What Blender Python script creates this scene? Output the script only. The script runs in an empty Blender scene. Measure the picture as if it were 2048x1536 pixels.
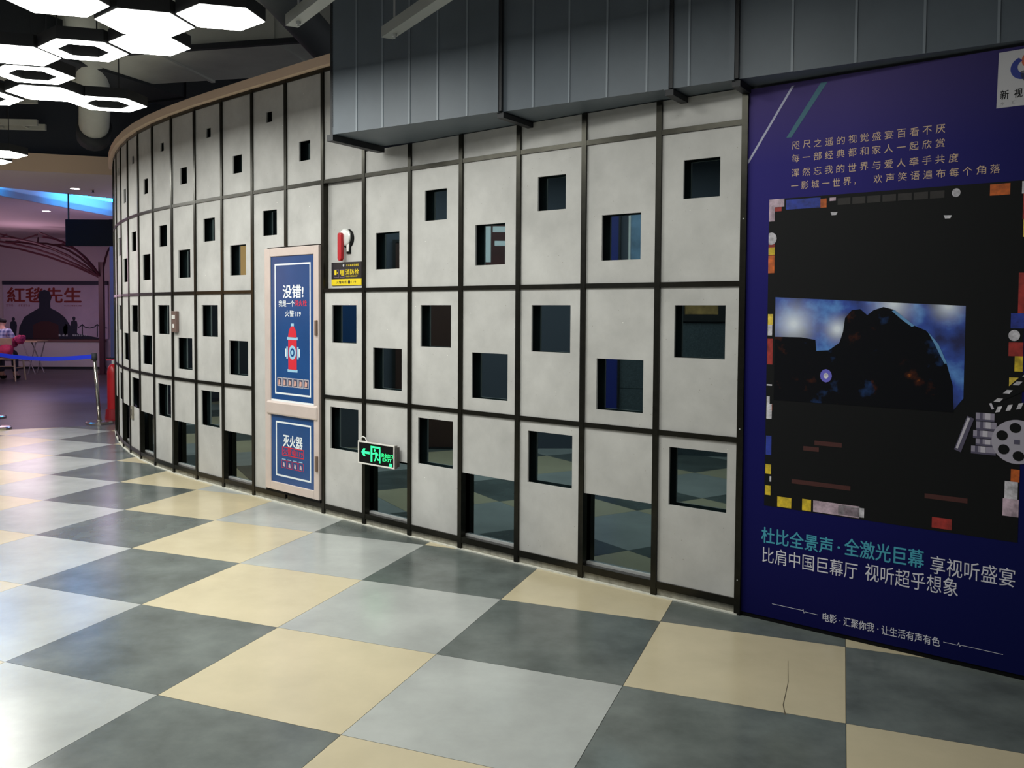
import bpy, bmesh, math, random
from mathutils import Vector, Matrix
random.seed(7)
S = bpy.context.scene
C = S.collection
PI = math.pi

# ------------------------------------------------------------------ camera, world, exposure
HC = 1.4726
cam_d = bpy.data.cameras.new('camera')
cam = bpy.data.objects.new('camera', cam_d); C.objects.link(cam)
cam_d.sensor_width = 36.0
cam_d.lens = 1819.02 / 2048 * 36.0
cam_d.shift_x = 0.06118
cam_d.shift_y = -0.03754
cam_d.clip_start = 0.05; cam_d.clip_end = 200
pt, rl = 0.04115, 0.003467
fw = Vector((0, math.cos(pt), -math.sin(pt)))
r0 = Vector((1, 0, 0)); u0 = Vector((0, math.sin(pt), math.cos(pt)))
ri = r0 * math.cos(rl) + u0 * math.sin(rl)
up = u0 * math.cos(rl) - r0 * math.sin(rl)
m = Matrix((ri, up, -fw)).transposed().to_4x4()
m.translation = (0, 0, HC)
cam.matrix_world = m
S.camera = cam

world = bpy.data.worlds.new('world'); S.world = world
world.use_nodes = True
bg = world.node_tree.nodes.get('Background')
bg.inputs[0].default_value = (0.70, 0.71, 0.74, 1); bg.inputs[1].default_value = 0.20
S.view_settings.view_transform = 'Standard'
S.view_settings.look = 'None'
S.view_settings.exposure = 0.12
S.view_settings.gamma = 1.0
S.view_settings.use_curve_mapping = False

HEX_POWER = 24.0        # emission of the hexagon diffusers
def light(name, kind, loc, power, col, size=0.3, rot=(0, 0, 0), spot=None):
    l = bpy.data.lights.new(name, kind); l.energy = power; l.color = col
    if kind == 'AREA': l.size = size
    else: l.shadow_soft_size = size
    if spot: l.spot_size = spot; l.spot_blend = 0.6
    o = bpy.data.objects.new(name, l); C.objects.link(o); o.location = loc; o.rotation_euler = rot
    return o
# coloured fill lights added without fixtures to tint the hall at the back
light('hall_fill_lamp', 'POINT', (-9.4, 15.6, 2.3), 38, (1.0, 0.66, 0.84), 0.5)
light('hall_fill_lamp', 'POINT', (-8.6, 18.4, 2.0), 34, (1.0, 0.68, 0.86), 0.5)
light('hall_fill_lamp', 'POINT', (-5.6, 15.5, 2.3), 18, (0.88, 0.68, 1.0), 0.4)
light('hall_fill_lamp', 'SPOT', (-6.4, 14.3, 3.05), 260, (0.18, 0.3, 1.0), 0.10, (0.35, -0.28, 0), 1.1)

# ------------------------------------------------------------------ helpers
def lin(c):
    return tuple(((v/255.0)/12.92 if v/255.0 <= 0.04045 else ((v/255.0+0.055)/1.055)**2.4) for v in c) + (1,)
MATS = {}
def mat(name, col, rough=0.5, metal=0.0, spec=0.5, emit=None, es=0.0, noise=None, bump=0.0, rnd=0.0, speck=None, col2=None):
    """noise=(scale, amount): mottling between darker / lighter version of the colour"""
    if name in MATS: return MATS[name]
    m = bpy.data.materials.new(name); m.use_nodes = True
    nt = m.node_tree; b = nt.nodes['Principled BSDF']
    b.inputs['Base Color'].default_value = lin(col)
    b.inputs['Roughness'].default_value = rough
    b.inputs['Metallic'].default_value = metal
    b.inputs['Specular IOR Level'].default_value = spec
    if emit:
        b.inputs['Emission Color'].default_value = lin(emit); b.inputs['Emission Strength'].default_value = es
    if noise:
        tc = nt.nodes.new('ShaderNodeTexCoord')
        n1 = nt.nodes.new('ShaderNodeTexNoise'); n1.inputs['Scale'].default_value = noise[0]
        n1.inputs['Detail'].default_value = 8; n1.inputs['Roughness'].default_value = 0.62
        nt.links.new(tc.outputs['Object'], n1.inputs['Vector'])
        cr = nt.nodes.new('ShaderNodeValToRGB')
        a = noise[1]
        if col2: lo, hi = lin(col2), lin(col)
        else:
            lo = tuple(v*(1-a) for v in lin(col)[:3]) + (1,); hi = tuple(min(1, v*(1+a)) for v in lin(col)[:3]) + (1,)
        cr.color_ramp.elements[0].position = 0.32; cr.color_ramp.elements[0].color = lo
        cr.color_ramp.elements[1].position = 0.68; cr.color_ramp.elements[1].color = hi
        nt.links.new(n1.outputs['Fac'], cr.inputs['Fac'])
        out = cr.outputs['Color']
        if rnd:
            oi = nt.nodes.new('ShaderNodeObjectInfo')
            hs = nt.nodes.new('ShaderNodeHueSaturation')
            mr = nt.nodes.new('ShaderNodeMapRange'); mr.inputs['To Min'].default_value = 1-rnd; mr.inputs['To Max'].default_value = 1+rnd
            nt.links.new(oi.outputs['Random'], mr.inputs['Value']); nt.links.new(mr.outputs['Result'], hs.inputs['Value'])
            nt.links.new(out, hs.inputs['Color']); out = hs.outputs['Color']
        if speck:      # (scale, threshold, colour): small dots with a shape of their own
            for sc, th, pc in speck:
                vo = nt.nodes.new('ShaderNodeTexVoronoi'); vo.inputs['Scale'].default_value = sc
                nt.links.new(tc.outputs['Object'], vo.inputs['Vector'])
                lt = nt.nodes.new('ShaderNodeMath'); lt.operation = 'LESS_THAN'; lt.inputs[1].default_value = th
                nt.links.new(vo.outputs['Distance'], lt.inputs[0])
                mx = nt.nodes.new('ShaderNodeMix'); mx.data_type = 'RGBA'
                nt.links.new(lt.outputs[0], mx.inputs['Factor'])
                nt.links.new(out, mx.inputs[6]); mx.inputs[7].default_value = lin(pc); out = mx.outputs[2]
        nt.links.new(out, b.inputs['Base Color'])
        if bump:
            bp = nt.nodes.new('ShaderNodeBump'); bp.inputs['Strength'].default_value = bump; bp.inputs['Distance'].default_value = 0.002
            nt.links.new(n1.outputs['Fac'], bp.inputs['Height']); nt.links.new(bp.outputs['Normal'], b.inputs['Normal'])
    MATS[name] = m
    return m

def link(name, me, mt, parent=None):
    o = bpy.data.objects.new(name, me); C.objects.link(o)
    if mt is not None:
        me.materials.clear(); me.materials.append(mt)
    if parent is not None: o.parent = parent
    return o
def pyd(name, v, f, mt, parent=None, smooth=False):
    me = bpy.data.meshes.new(name); me.from_pydata([tuple(p) for p in v], [], f); me.update()
    bm = bmesh.new(); bm.from_mesh(me); bmesh.ops.recalc_face_normals(bm, faces=bm.faces); bm.to_mesh(me); bm.free()
    if smooth:
        for p in me.polygons: p.use_smooth = True
    return link(name, me, mt, parent)
BOXF = [(0,1,3,2),(4,6,7,5),(0,4,5,1),(2,3,7,6),(0,2,6,4),(1,5,7,3)]
class MB:
    """collects shapes for one mesh"""
    def __init__(s): s.v = []; s.f = []
    def add(s, v, f):
        n = len(s.v); s.v += [Vector(p) for p in v]; s.f += [tuple(i+n for i in q) for q in f]; return s
    def box(s, x0, x1, y0, y1, z0, z1, M=None):
        v = [Vector((x, y, z)) for x in (x0, x1) for y in (y0, y1) for z in (z0, z1)]
        if M: v = [M @ p for p in v]
        return s.add(v, BOXF)
    def frame(s, x0, x1, z0, z1, w, y0, y1):
        s.box(x0, x1, y0, y1, z0, z0+w); s.box(x0, x1, y0, y1, z1-w, z1)
        s.box(x0, x0+w, y0, y1, z0+w, z1-w); s.box(x1-w, x1, y0, y1, z0+w, z1-w); return s
    def tube(s, pts, r, n=8, cap=True):
        pts = [Vector(p) for p in pts]; rs = r if isinstance(r, (list, tuple)) else [r]*len(pts)
        rings = []; ref = None
        for i, p in enumerate(pts):
            d = (pts[min(i+1, len(pts)-1)] - pts[max(i-1, 0)]).normalized()
            if ref is None: ref = Vector((0, 0, 1)) if abs(d.z) < 0.9 else Vector((1, 0, 0))
            a = d.cross(ref).normalized(); b = a.cross(d).normalized(); ref = b
            rings.append([p + (a*math.cos(2*PI*k/n) + b*math.sin(2*PI*k/n))*rs[i] for k in range(n)])
        v = [q for ring in rings for q in ring]; f = []
        for i in range(len(pts)-1):
            for k in range(n):
                f.append((i*n+k, i*n+(k+1) % n, (i+1)*n+(k+1) % n, (i+1)*n+k))
        if cap:
            f.append(tuple(range(n))[::-1]); f.append(tuple((len(pts)-1)*n+k for k in range(n)))
        return s.add(v, f)
    def lathe(s, prof, n=20, cx=0, cy=0):
        v = [(cx+r*math.cos(2*PI*k/n), cy+r*math.sin(2*PI*k/n), z) for r, z in prof for k in range(n)]; f = []
        for i in range(len(prof)-1):
            for k in range(n): f.append((i*n+k, i*n+(k+1) % n, (i+1)*n+(k+1) % n, (i+1)*n+k))
        f.append(tuple(range(n))[::-1]); f.append(tuple((len(prof)-1)*n+k for k in range(n)))
        return s.add(v, f)
    def prism(s, poly, y0, y1):      # polygon in xz, extruded along y
        n = len(poly); v = [(x, y0, z) for x, z in poly] + [(x, y1, z) for x, z in poly]
        f = [tuple(range(n)), tuple(range(2*n-1, n-1, -1))] + [(i, (i+1) % n, n+(i+1) % n, n+i) for i in range(n)]
        return s.add(v, f)
    def prismz(s, poly, z0, z1):     # polygon in xy, extruded along z
        n = len(poly); v = [(x, y, z0) for x, y in poly] + [(x, y, z1) for x, y in poly]
        f = [tuple(range(n)), tuple(range(2*n-1, n-1, -1))] + [(i, (i+1) % n, n+(i+1) % n, n+i) for i in range(n)]
        return s.add(v, f)
    def build(s, name, mt, parent=None, smooth=False, bevel=0.0):
        o = pyd(name, s.v, s.f, mt, parent, smooth)
        if bevel:
            b = o.modifiers.new('bevel', 'BEVEL'); b.width = bevel; b.segments = 2; b.limit_method = 'ANGLE'
        return o
def tag(o, label, cat, group=None):
    o['label'] = label; o['category'] = cat
    if group: o['group'] = group
    return o
def struct(o, label=None):
    o['kind'] = 'structure'
    if label: o['label'] = label
    return o
def thing(name, label, cat, loc=(0, 0, 0), rz=0.0, group=None):
    o = bpy.data.objects.new(name, None); C.objects.link(o); o.location = loc; o.rotation_euler = (0, 0, rz)
    o.empty_display_size = 0.1
    return tag(o, label, cat, group)
def flat(name, poly, y, mt, parent, t=0.0004):   # a flat print: polygon in local xz at depth y (towards the viewer = -y)
    return MB().prism(poly, y-t, y).build(name, mt, parent)
def rect(x0, x1, z0, z1): return [(x0, z0), (x1, z0), (x1, z1), (x0, z1)]
def text(name, s, x0, x1, zc, y, mt, parent, h=None, bold=0.0, t=0.0003):
    """lettering fitted between x0 and x1 (local), centred at zc; h overrides the height"""
    cu = bpy.data.curves.new('txt', 'FONT'); cu.body = s; cu.size = 1.0; cu.resolution_u = 2
    o = bpy.data.objects.new('txt', cu); C.objects.link(o)
    bpy.context.view_layer.update()
    dg = bpy.context.evaluated_depsgraph_get()
    me = bpy.data.meshes.new_from_object(o.evaluated_get(dg))
    bpy.data.objects.remove(o); bpy.data.curves.remove(cu)
    xs = [v.co.x for v in me.vertices]; ys = [v.co.y for v in me.vertices]
    if not xs: return None
    a, b, c, d = min(xs), max(xs), min(ys), max(ys)
    k = (x1-x0)/(b-a); kz = k if h is None else h/(d-c)
    for v in me.vertices:
        v.co = ((v.co.x-a)*k+x0, y-t, (v.co.y-(c+d)/2)*kz+zc)
    if bold:      # heavier strokes: shifted copies, each a hair further out
        bm = bmesh.new(); q = bold*(kz if h else k)*0.85
        for n_, (dx, dz) in enumerate(((0, 0), (q, 0), (-q, 0), (0, q*0.8), (0, -q*0.8))):
            m2 = me.copy()
            for v in m2.vertices: v.co.x += dx; v.co.z += dz; v.co.y -= n_*0.00004
            bm.from_mesh(m2); bpy.data.meshes.remove(m2)
        bm.to_mesh(me); bm.free()
    return link(name, me, mt, parent)
def marks(name, n, x0, x1, zc, h, y, mt, parent):
    """a row of lettering too small to read: n little strokes groups"""
    mb = MB(); p = (x1-x0)/n; rr = random.Random(n+int(x0*100))
    for a in range(n):
        xa, w = x0+a*p, p*0.74; k = h/5
        for q in range(3):
            z = zc-h/2+q*2*k; i0 = rr.choice((0, 0.25, 0)); mb.prism(rect(xa+w*i0, xa+w*rr.choice((1, 0.8, 1)), z, z+k*0.8), y-0.0003, y)
        xm = xa+w*rr.choice((0.2, 0.45, 0.7)); mb.prism(rect(xm, xm+w*0.14, zc-h/2, zc+h/2), y-0.0004, y-0.0001)
    return mb.build(name, mt, parent)
def clip(poly, a, b, c):            # keep a*x+b*y<=c
    out = []
    for i in range(len(poly)):
        p, q = poly[i], poly[(i+1) % len(poly)]
        dp, dq = a*p[0]+b*p[1]-c, a*q[0]+b*q[1]-c
        if dp <= 0: out.append(p)
        if dp*dq < 0:
            t = dp/(dp-dq); out.append((p[0]+(q[0]-p[0])*t, p[1]+(q[1]-p[1])*t))
    return out

# ------------------------------------------------------------------ materials
M_panel = mat('concrete_panel', (184, 184, 182), 0.55, spec=0.35, noise=(3.4, 0.13), bump=0.12, rnd=0.03,
              speck=[(26, 0.05, (140, 136, 128)), (9.3, 0.022, (250, 250, 245))])  # grey pits, and glitter sparkle put in as white dots
M_metal = mat('dark_bronze_tube', (44, 43, 37), 0.28, 0.75, noise=(18, 0.2))
M_plinth = mat('rough_concrete_plinth', (140, 138, 126), 0.85, noise=(22, 0.35), bump=0.5)
M_cap = mat('beige_fascia', (232, 204, 180), 0.6)
M_black = mat('black_board', (9, 10, 12), 0.6, spec=0.15)
M_alu = mat('aluminium_strip', (196, 198, 198), 0.4, 0.4)
M_cream = mat('cream_tile', (196, 185, 156), 0.22, spec=0.5, noise=(2.6, 0.07), rnd=0.02)
M_light = mat('pale_grey_tile', (168, 172, 170), 0.22, spec=0.5, noise=(2.2, 0.14), rnd=0.02)
M_dark = mat('charcoal_tile', (96, 103, 101), 0.22, spec=0.5, noise=(3.4, 0.30), rnd=0.04)
M_grout = mat('dark_joint', (58, 56, 50), 0.9)
M_caulk = mat('white_sealant', (205, 205, 195), 0.7, noise=(30, 0.15))
M_duct = mat('painted_duct', (92, 102, 112), 0.48, 0.0, spec=0.45, noise=(1.6, 0.12))
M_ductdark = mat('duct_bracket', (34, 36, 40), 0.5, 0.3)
M_ceil = mat('black_ceiling', (172, 173, 166), 0.85, noise=(1.2, 0.18))
M_white = mat('white_plastic', (225, 225, 222), 0.4)
M_redp = mat('red_paint', (176, 26, 36), 0.35)

# tinted mirror glass: reflective coated pane, real reflections
def glass_mat():
    m = bpy.data.materials.new('tinted_mirror_glass'); m.use_nodes = True
    b = m.node_tree.nodes['Principled BSDF']
    b.inputs['Base Color'].default_value = (0.15, 0.205, 0.22, 1); b.inputs['Metallic'].default_value = 1.0
    b.inputs['Roughness'].default_value = 0.015
    return m
M_glass = glass_mat()

# ------------------------------------------------------------------ the curved perforated partition
W = [(1.3964, 4.3349), (1.0575, 4.6222), (0.7242, 4.9159), (0.3959, 5.2153), (0.0714, 5.5187), (-0.251, 5.8244), (-0.5718, 6.1318), (-0.8905, 6.4414), (-1.2071, 6.753), (-1.5224, 7.0661), (-1.8356, 7.3812), (-2.1431, 7.7019), (-2.4394, 8.0329), (-2.7181, 8.3789), (-2.9738, 8.7422), (-3.2059, 9.1211), (-3.4164, 9.5124), (-3.6087, 9.9129), (-3.7852, 10.3206), (-3.9469, 10.7344), (-4.0935, 11.1538)]
W = [Vector((x, y, 0)) for x, y in W]
NB = len(W)-1
Z4, Z3, Z2, Z1, ZT, ZCUT = 0.060, 0.845, 1.594, 2.357, 3.130, 2.515
def bayM(L, R):
    """local frame of a bay: x along the wall to the right, y into the wall, z up"""
    e = (R-L).normalized(); n = Vector((-e.y, e.x, 0))
    M = Matrix((e, n, Vector((0, 0, 1)))).transposed().to_4x4(); M.translation = L
    return M
BM_ = [bayM(W[k+1], W[k]) for k in range(NB)]
LEN = [(W[k+1]-W[k]).length for k in range(NB)]
def postM(k):
    a = W[min(k+1, NB)]; b = W[max(k-1, 0)]
    M = bayM(a, b); M.translation = W[k]; return M
# root: the dark backing board behind the glass
mb = MB()
for k in range(NB):
    mb.box(0, LEN[k], 0.075, 0.095, 0, ZCUT if k < 6 else 3.14, BM_[k])
wall_r = struct(mb.build('wall_right', M_black), 'curved partition of pale concrete panels with square holes and dark metal grid')

def panel(M, u0, u1, z0, z1, hole=None, v=0.0, name='panel', th=0.012, mt=M_panel):
    if hole is None:
        return MB().box(u0, u1, v, v+th, z0, z1, M).build(name, mt, wall_r)
    a0, a1, b0, b1 = hole
    O = [(u0, z0), (u1, z0), (u1, z1), (u0, z1)]; I = [(a0, b0), (a1, b0), (a1, b1), (a0, b1)]
    vv = [M @ Vector((x, y, z)) for y in (v, v+th) for x, z in O+I]; f = []
    for i in range(4):
        j = (i+1) % 4
        f += [(i, j, 4+j, 4+i), (8+j, 8+i, 12+i, 12+j), (i, 8+i, 8+j, j), (4+i, 4+j, 12+j, 12+i)]
    return pyd(name, vv, f, mt, wall_r)
def hole(c, w, z0, z1): return (c-w/2, c+w/2, z0, z1)
EVEN = {1: (0.078, 2.866, 2.944), 2: (0.190, 2.017, 2.207), 3: (0.266, 1.229, 1.491), 4: (0.305, 0.481, 0.776)}
ODD = {1: (0.132, 2.530, 2.671), 2: (0.232, 1.727, 1.967), 3: (0.280, 0.933, 1.207)}
HR = 0.013   # half rail
CV = -0.012  # tubes stand proud of the panels
for k in range(NB):
    M = BM_[k]; L = LEN[k]; u0, u1 = 0.013, L-0.013; c = L/2+0.004
    T = EVEN if k % 2 == 0 else ODD
    rows = {4: (Z4+0.018, Z3-HR), 3: (Z3+HR, Z2-HR), 2: (Z2+HR, Z1-HR), 1: (Z1+HR, ZCUT if k < 6 else ZT-HR)}
    for r, (z0, z1) in rows.items():
        if k in (7, 8) and r in (3, 4): continue
        if k in (7, 8) and r == 2: z0 = 1.925
        h = None
        if r in T and not (r == 1 and k < 6) and not (r == 2 and k in (6, 7)):
            w, b0, b1 = T[r]; h = hole(c, w, b0, b1)
        if r == 4 and k % 2 == 1: z0 = 0.472
        v = 0.034 if (k == 6 and r == 2) else 0.0
        panel(M, u0, u1, z0, z1, h, v)
    if k == 8: panel(M, 0.013, 0.192, Z4+0.018, 1.925)
    # tinted glass behind the openings
    MB().box(0.004, L-0.004, 0.048, 0.054, 0.05, (ZCUT if k < 6 else ZT), M).build('glass_pane', M_glass, wall_r)
    if k % 2 == 1 and k != 7:
        MB().box(0.015, L-0.015, 0.030, 0.048, 0.078, 0.092, M).build('glass_channel', M_alu, wall_r)
    # horizontal rails of this bay
    for z, hh in ((Z4, 0.018), (Z3, HR), (Z2, HR), (Z1, HR), (ZT, HR)):
        if z == ZT and k < 6: continue
        if k in (7, 8) and z in (Z3, Z2): continue
        MB().box(0.014, L-0.014, CV+0.002, 0.028, z-hh, z+hh, M).build('rail', M_metal, wall_r)
    # rough concrete plinth block and sealant bead
    MB().box(0.0, L, 0.002, 0.075, 0, Z4-0.018, M).build('plinth_block', M_plinth, wall_r)
    MB().box(-0.002, L+0.002, -0.016, 0.002, 0, 0.006, M).build('sealant_bead', M_caulk, wall_r)
    if k >= 6:
        MB().box(-0.004, L+0.004, -0.055, 0.06, ZT+HR+0.003, 3.212, M).build('fascia_board', M_cap, wall_r)
for k in range(NB+1):
    z0 = 1.925 if k == 8 else 0.0
    z1 = ZCUT if k < 6 else ZT+HR
    wv = 0.015
    MB().box(-wv, wv, CV, 0.030, z0, z1, postM(k)).build('post', M_metal, wall_r)
# end post towards the poster carries two small screws
for z in (0.17, 0.9, 1.9):
    MB().box(-0.002, 0.003, CV-0.002, CV, z-0.003, z+0.003, postM(0)).build('screw', M_alu, wall_r)

# ------------------------------------------------------------------ floor of large tiles
th, ox, oy, TS = 1.16266, -1.10357, 3.39861, 0.8
e1 = Vector((math.cos(th), math.sin(th), 0)); e2 = Vector((math.sin(th), -math.cos(th), 0))
floor = struct(MB().prismz([(-9, -2.5), (4.5, -2.5), (4.5, 6), (-3.2, 11.7), (-9, 9.325)], -0.05, -0.0035).build('floor', M_grout),
               'lobby floor of large cream, pale grey and charcoal tiles')
def tile(i, j):
    g = 0.0011
    o = Vector((ox, oy, 0)) + e1*(i*TS) + e2*(j*TS)
    poly = [o+e1*g+e2*g, o+e1*(TS-g)+e2*g, o+e1*(TS-g)+e2*(TS-g), o+e1*g+e2*(TS-g)]
    poly = [(p.x, p.y) for p in poly]
    # the tiled field ends where the plank floor of the hall begins
    nx, ny = -0.29, 0.71
    poly = clip(poly, nx, ny, nx*-5.36+ny*10.81)
    if len(poly) < 3: return
    cx = sum(p[0] for p in poly)/len(poly); cy = sum(p[1] for p in poly)/len(poly)
    if cx < -8.6 or cy < -1.2: return
    # nothing is laid far behind the partition
    for k in range(NB):
        q = BM_[k].inverted() @ Vector((cx, cy, 0))
        if -0.3 < q.x < LEN[k]+0.3 and q.y > 0.75: return
    if cx > 1.3:
        q = BM_[0].inverted() @ Vector((cx, cy, 0))
        if q.y > 0.7 or cx > 3.4: return
    if cy > 6 and cx > -0.2: return
    s = (i+j) % 3
    if (i, j) == (2, 2): s = 2
    if j >= 3: s = {0: 0, 1: 2, 2: 0, 3: 2}.get(i, (i+j) % 3)
    MB().prismz(poly, -0.008, 0.0).build('floor_tile', (M_cream, M_light, M_dark)[s], floor)
for i in range(-9, 14):
    for j in range(-13, 9): tile(i, j)
M_crack = mat('hairline_crack', (84, 76, 60), 0.9)
pts = [(1.225, 3.245), (1.248, 3.33), (1.299, 3.44), (1.345, 3.54), (1.385, 3.65), (1.424, 3.754)]
mb = MB()
for a in range(len(pts)-1):
    (xa, ya), (xb, yb) = pts[a], pts[a+1]; wa = 0.0022*(1-a/7); wb = 0.0022*(1-(a+1)/7)
    mb.add([(xa-wa, ya, 0.0004), (xa+wa, ya, 0.0004), (xb+wb, yb, 0.0004), (xb-wb, yb, 0.0004)], [(0, 1, 2, 3)])
mb.build('crack', M_crack, floor)

# plank floor of the hall behind
M_plank = mat('vinyl_plank', (74, 66, 72), 0.38, spec=0.4, noise=(1.4, 0.25))
struct(MB().prismz([(-5.36-6.0, 10.81-2.45), (-5.36, 10.81), (-3.0, 11.774), (-1.0, 12.6), (-1.0, 23), (-16, 23), (-16, 8.36)], -0.05, -0.002).build('floor_back', M_plank),
       'dull vinyl plank floor of the hall beyond the tiles')

# ------------------------------------------------------------------ poster wall at the right end
PA = Vector((1.4096, 4.338, 0)); PB = Vector((2.294, 3.566, 0))
pe = (PB-PA).normalized(); PANG = math.atan2(pe.y, pe.x)
M_wallend = mat('end_wall_paint', (70, 72, 80), 0.8)
Mp = bayM(PA, PB)
struct(MB().box(0.0, 2.6, 0.035, 0.15, 0, 2.505, Mp).build('wall_end', M_wallend), 'wall carrying the cinema poster at the end of the partition')

def poster_mat():
    m = bpy.data.materials.new('poster_print_navy'); m.use_nodes = True; nt = m.node_tree; b = nt.nodes['Principled BSDF']
    b.inputs['Roughness'].default_value = 0.55; b.inputs['Specular IOR Level'].default_value = 0.08
    tc = nt.nodes.new('ShaderNodeTexCoord'); sp = nt.nodes.new('ShaderNodeSeparateXYZ'); nt.links.new(tc.outputs['Object'], sp.inputs[0])
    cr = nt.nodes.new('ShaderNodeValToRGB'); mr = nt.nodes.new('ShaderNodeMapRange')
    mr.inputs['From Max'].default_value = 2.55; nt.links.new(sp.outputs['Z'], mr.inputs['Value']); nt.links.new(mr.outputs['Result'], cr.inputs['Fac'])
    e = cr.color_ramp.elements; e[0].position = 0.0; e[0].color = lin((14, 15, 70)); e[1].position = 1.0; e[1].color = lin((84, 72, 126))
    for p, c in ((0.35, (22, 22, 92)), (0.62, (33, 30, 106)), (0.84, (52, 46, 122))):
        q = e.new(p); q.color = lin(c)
    # fade to navy towards the right of the sheet
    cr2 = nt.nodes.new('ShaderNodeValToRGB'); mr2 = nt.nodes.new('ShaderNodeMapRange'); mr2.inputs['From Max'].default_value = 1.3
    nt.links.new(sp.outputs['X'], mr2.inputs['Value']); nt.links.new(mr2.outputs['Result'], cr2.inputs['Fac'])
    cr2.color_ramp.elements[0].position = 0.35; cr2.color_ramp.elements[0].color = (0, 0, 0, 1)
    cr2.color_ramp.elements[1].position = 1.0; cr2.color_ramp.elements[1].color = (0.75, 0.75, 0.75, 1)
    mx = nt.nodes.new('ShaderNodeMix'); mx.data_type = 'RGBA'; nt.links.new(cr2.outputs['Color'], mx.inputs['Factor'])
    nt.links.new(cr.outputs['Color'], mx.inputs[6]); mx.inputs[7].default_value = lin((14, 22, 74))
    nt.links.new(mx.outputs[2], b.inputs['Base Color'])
    return m
po = thing('cinema_poster', 'huge navy cinema poster with Chinese slogans on the wall right of the partition', 'poster', tuple(PA), PANG)
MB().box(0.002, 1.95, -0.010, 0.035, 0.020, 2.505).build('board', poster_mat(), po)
Y0 = -0.0102
M_ink_w = mat('ink_white', (214, 214, 226), 0.6); M_ink_gold = mat('ink_gold', (206, 178, 150), 0.6)
M_ink_cy = mat('ink_cyan', (62, 158, 184), 0.6); M_ink_k = mat('ink_black', (12, 14, 17), 0.6, spec=0.2)
M_ink_teal = mat('ink_teal', (52, 104, 124), 0.6)
zs = (2.219, 2.161, 2.095, 2.036)
for s, x1, z in (('咫尺之遥的视觉盛宴百看不厌', 0.857, zs[0]), ('每一部经典都和家人一起欣赏', 0.857, zs[1]), ('浑然忘我的世界与爱人牵手共度', 0.908, zs[2]), ('一影城一世界，', 0.535, zs[3]), ('欢声笑语遍布每个角落', 1.058, zs[3])):
    n = len(s); x0 = 0.212 if s[0] != '欢' else 0.568; p = (x1-x0)/n
    # letter-spaced: characters set one by one, joined into one line
    mb = []
    for a, ch in enumerate(s):
        w = p*0.70
        if ch == '，': o = text('t', ch, x0+a*p, x0+a*p+0.006, z-0.012, Y0, M_ink_gold, None)
        elif ch == '一': o = text('t', ch, x0+a*p, x0+a*p+w, z, Y0, M_ink_gold, None, h=0.0035)
        else: o = text('t', ch, x0+a*p, x0+a*p+w, z, Y0, M_ink_gold, None, h=0.036)
        mb.append(o)
    bm = bmesh.new()
    for o in mb:
        if o: bm.from_mesh(o.data)
    me = bpy.data.meshes.new('slogan_line'); bm.to_mesh(me); bm.free()
    for o in mb:
        if o: bpy.data.objects.remove(o)
    link('slogan_line', me, M_ink_gold, po)
text('slogan_line', '杜比全景声', 0.103, 0.430, 0.408, Y0, M_ink_cy, po, h=0.076, bold=0.014)
flat('slogan_dot', [(0.4555+0.006*math.cos(a*PI/4), 0.408+0.006*math.sin(a*PI/4)) for a in range(8)], Y0, M_ink_cy, po)
text('slogan_line', '全激光巨幕', 0.480, 0.803, 0.418, Y0, M_ink_cy, po, h=0.078, bold=0.014)
text('slogan_line', '享视听盛宴', 0.828, 1.135, 0.404, Y0, M_ink_w, po, h=0.076)
text('slogan_line', '比肩中国巨幕厅', 0.109, 0.538, 0.315, Y0, M_ink_w, po, h=0.074)
text('slogan_line', '视听超乎想象', 0.570, 0.934, 0.322, Y0, M_ink_w, po, h=0.076)
text('slogan_line', '电影 · 汇聚你我 · 让生活有声有色', 0.392, 0.872, 0.080, Y0, M_ink_w, po, h=0.040, bold=0.006)
def polyline(name, pts, w, mt, parent, y):
    mb = MB()
    for (xa, za), (xb, zb) in zip(pts[:-1], pts[1:]):
        d = Vector((xb-xa, zb-za)); d.normalize(); nx, nz = -d.y*w, d.x*w
        mb.prism([(xa-nx, za-nz), (xb-nx, zb-nz), (xb+nx, zb+nz), (xa+nx, za+nz)], y-0.0004, y)
    return mb.build(name, mt, parent)
polyline('zigzag_rule', [(0.159, 0.088), (0.300, 0.088), (0.304, 0.094), (0.308, 0.076), (0.312, 0.084), (0.370, 0.083)], 0.0009, M_ink_w, po, Y0)
polyline('zigzag_rule', [(0.885, 0.085), (0.938, 0.085), (0.942, 0.098), (0.946, 0.080), (0.950, 0.088), (1.101, 0.087)], 0.0009, M_ink_w, po, Y0)
flat('diagonal_stripe', [(0.206, 2.491), (0.218, 2.491), (0.010, 2.160), (0.003, 2.160), (0.003, 2.168)], Y0, mat('ink_pale', (176, 178, 205), 0.6), po)
flat('diagonal_stripe', [(0.336, 2.485), (0.366, 2.485), (0.209, 2.258), (0.185, 2.258)], Y0, M_ink_teal, po)
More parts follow.
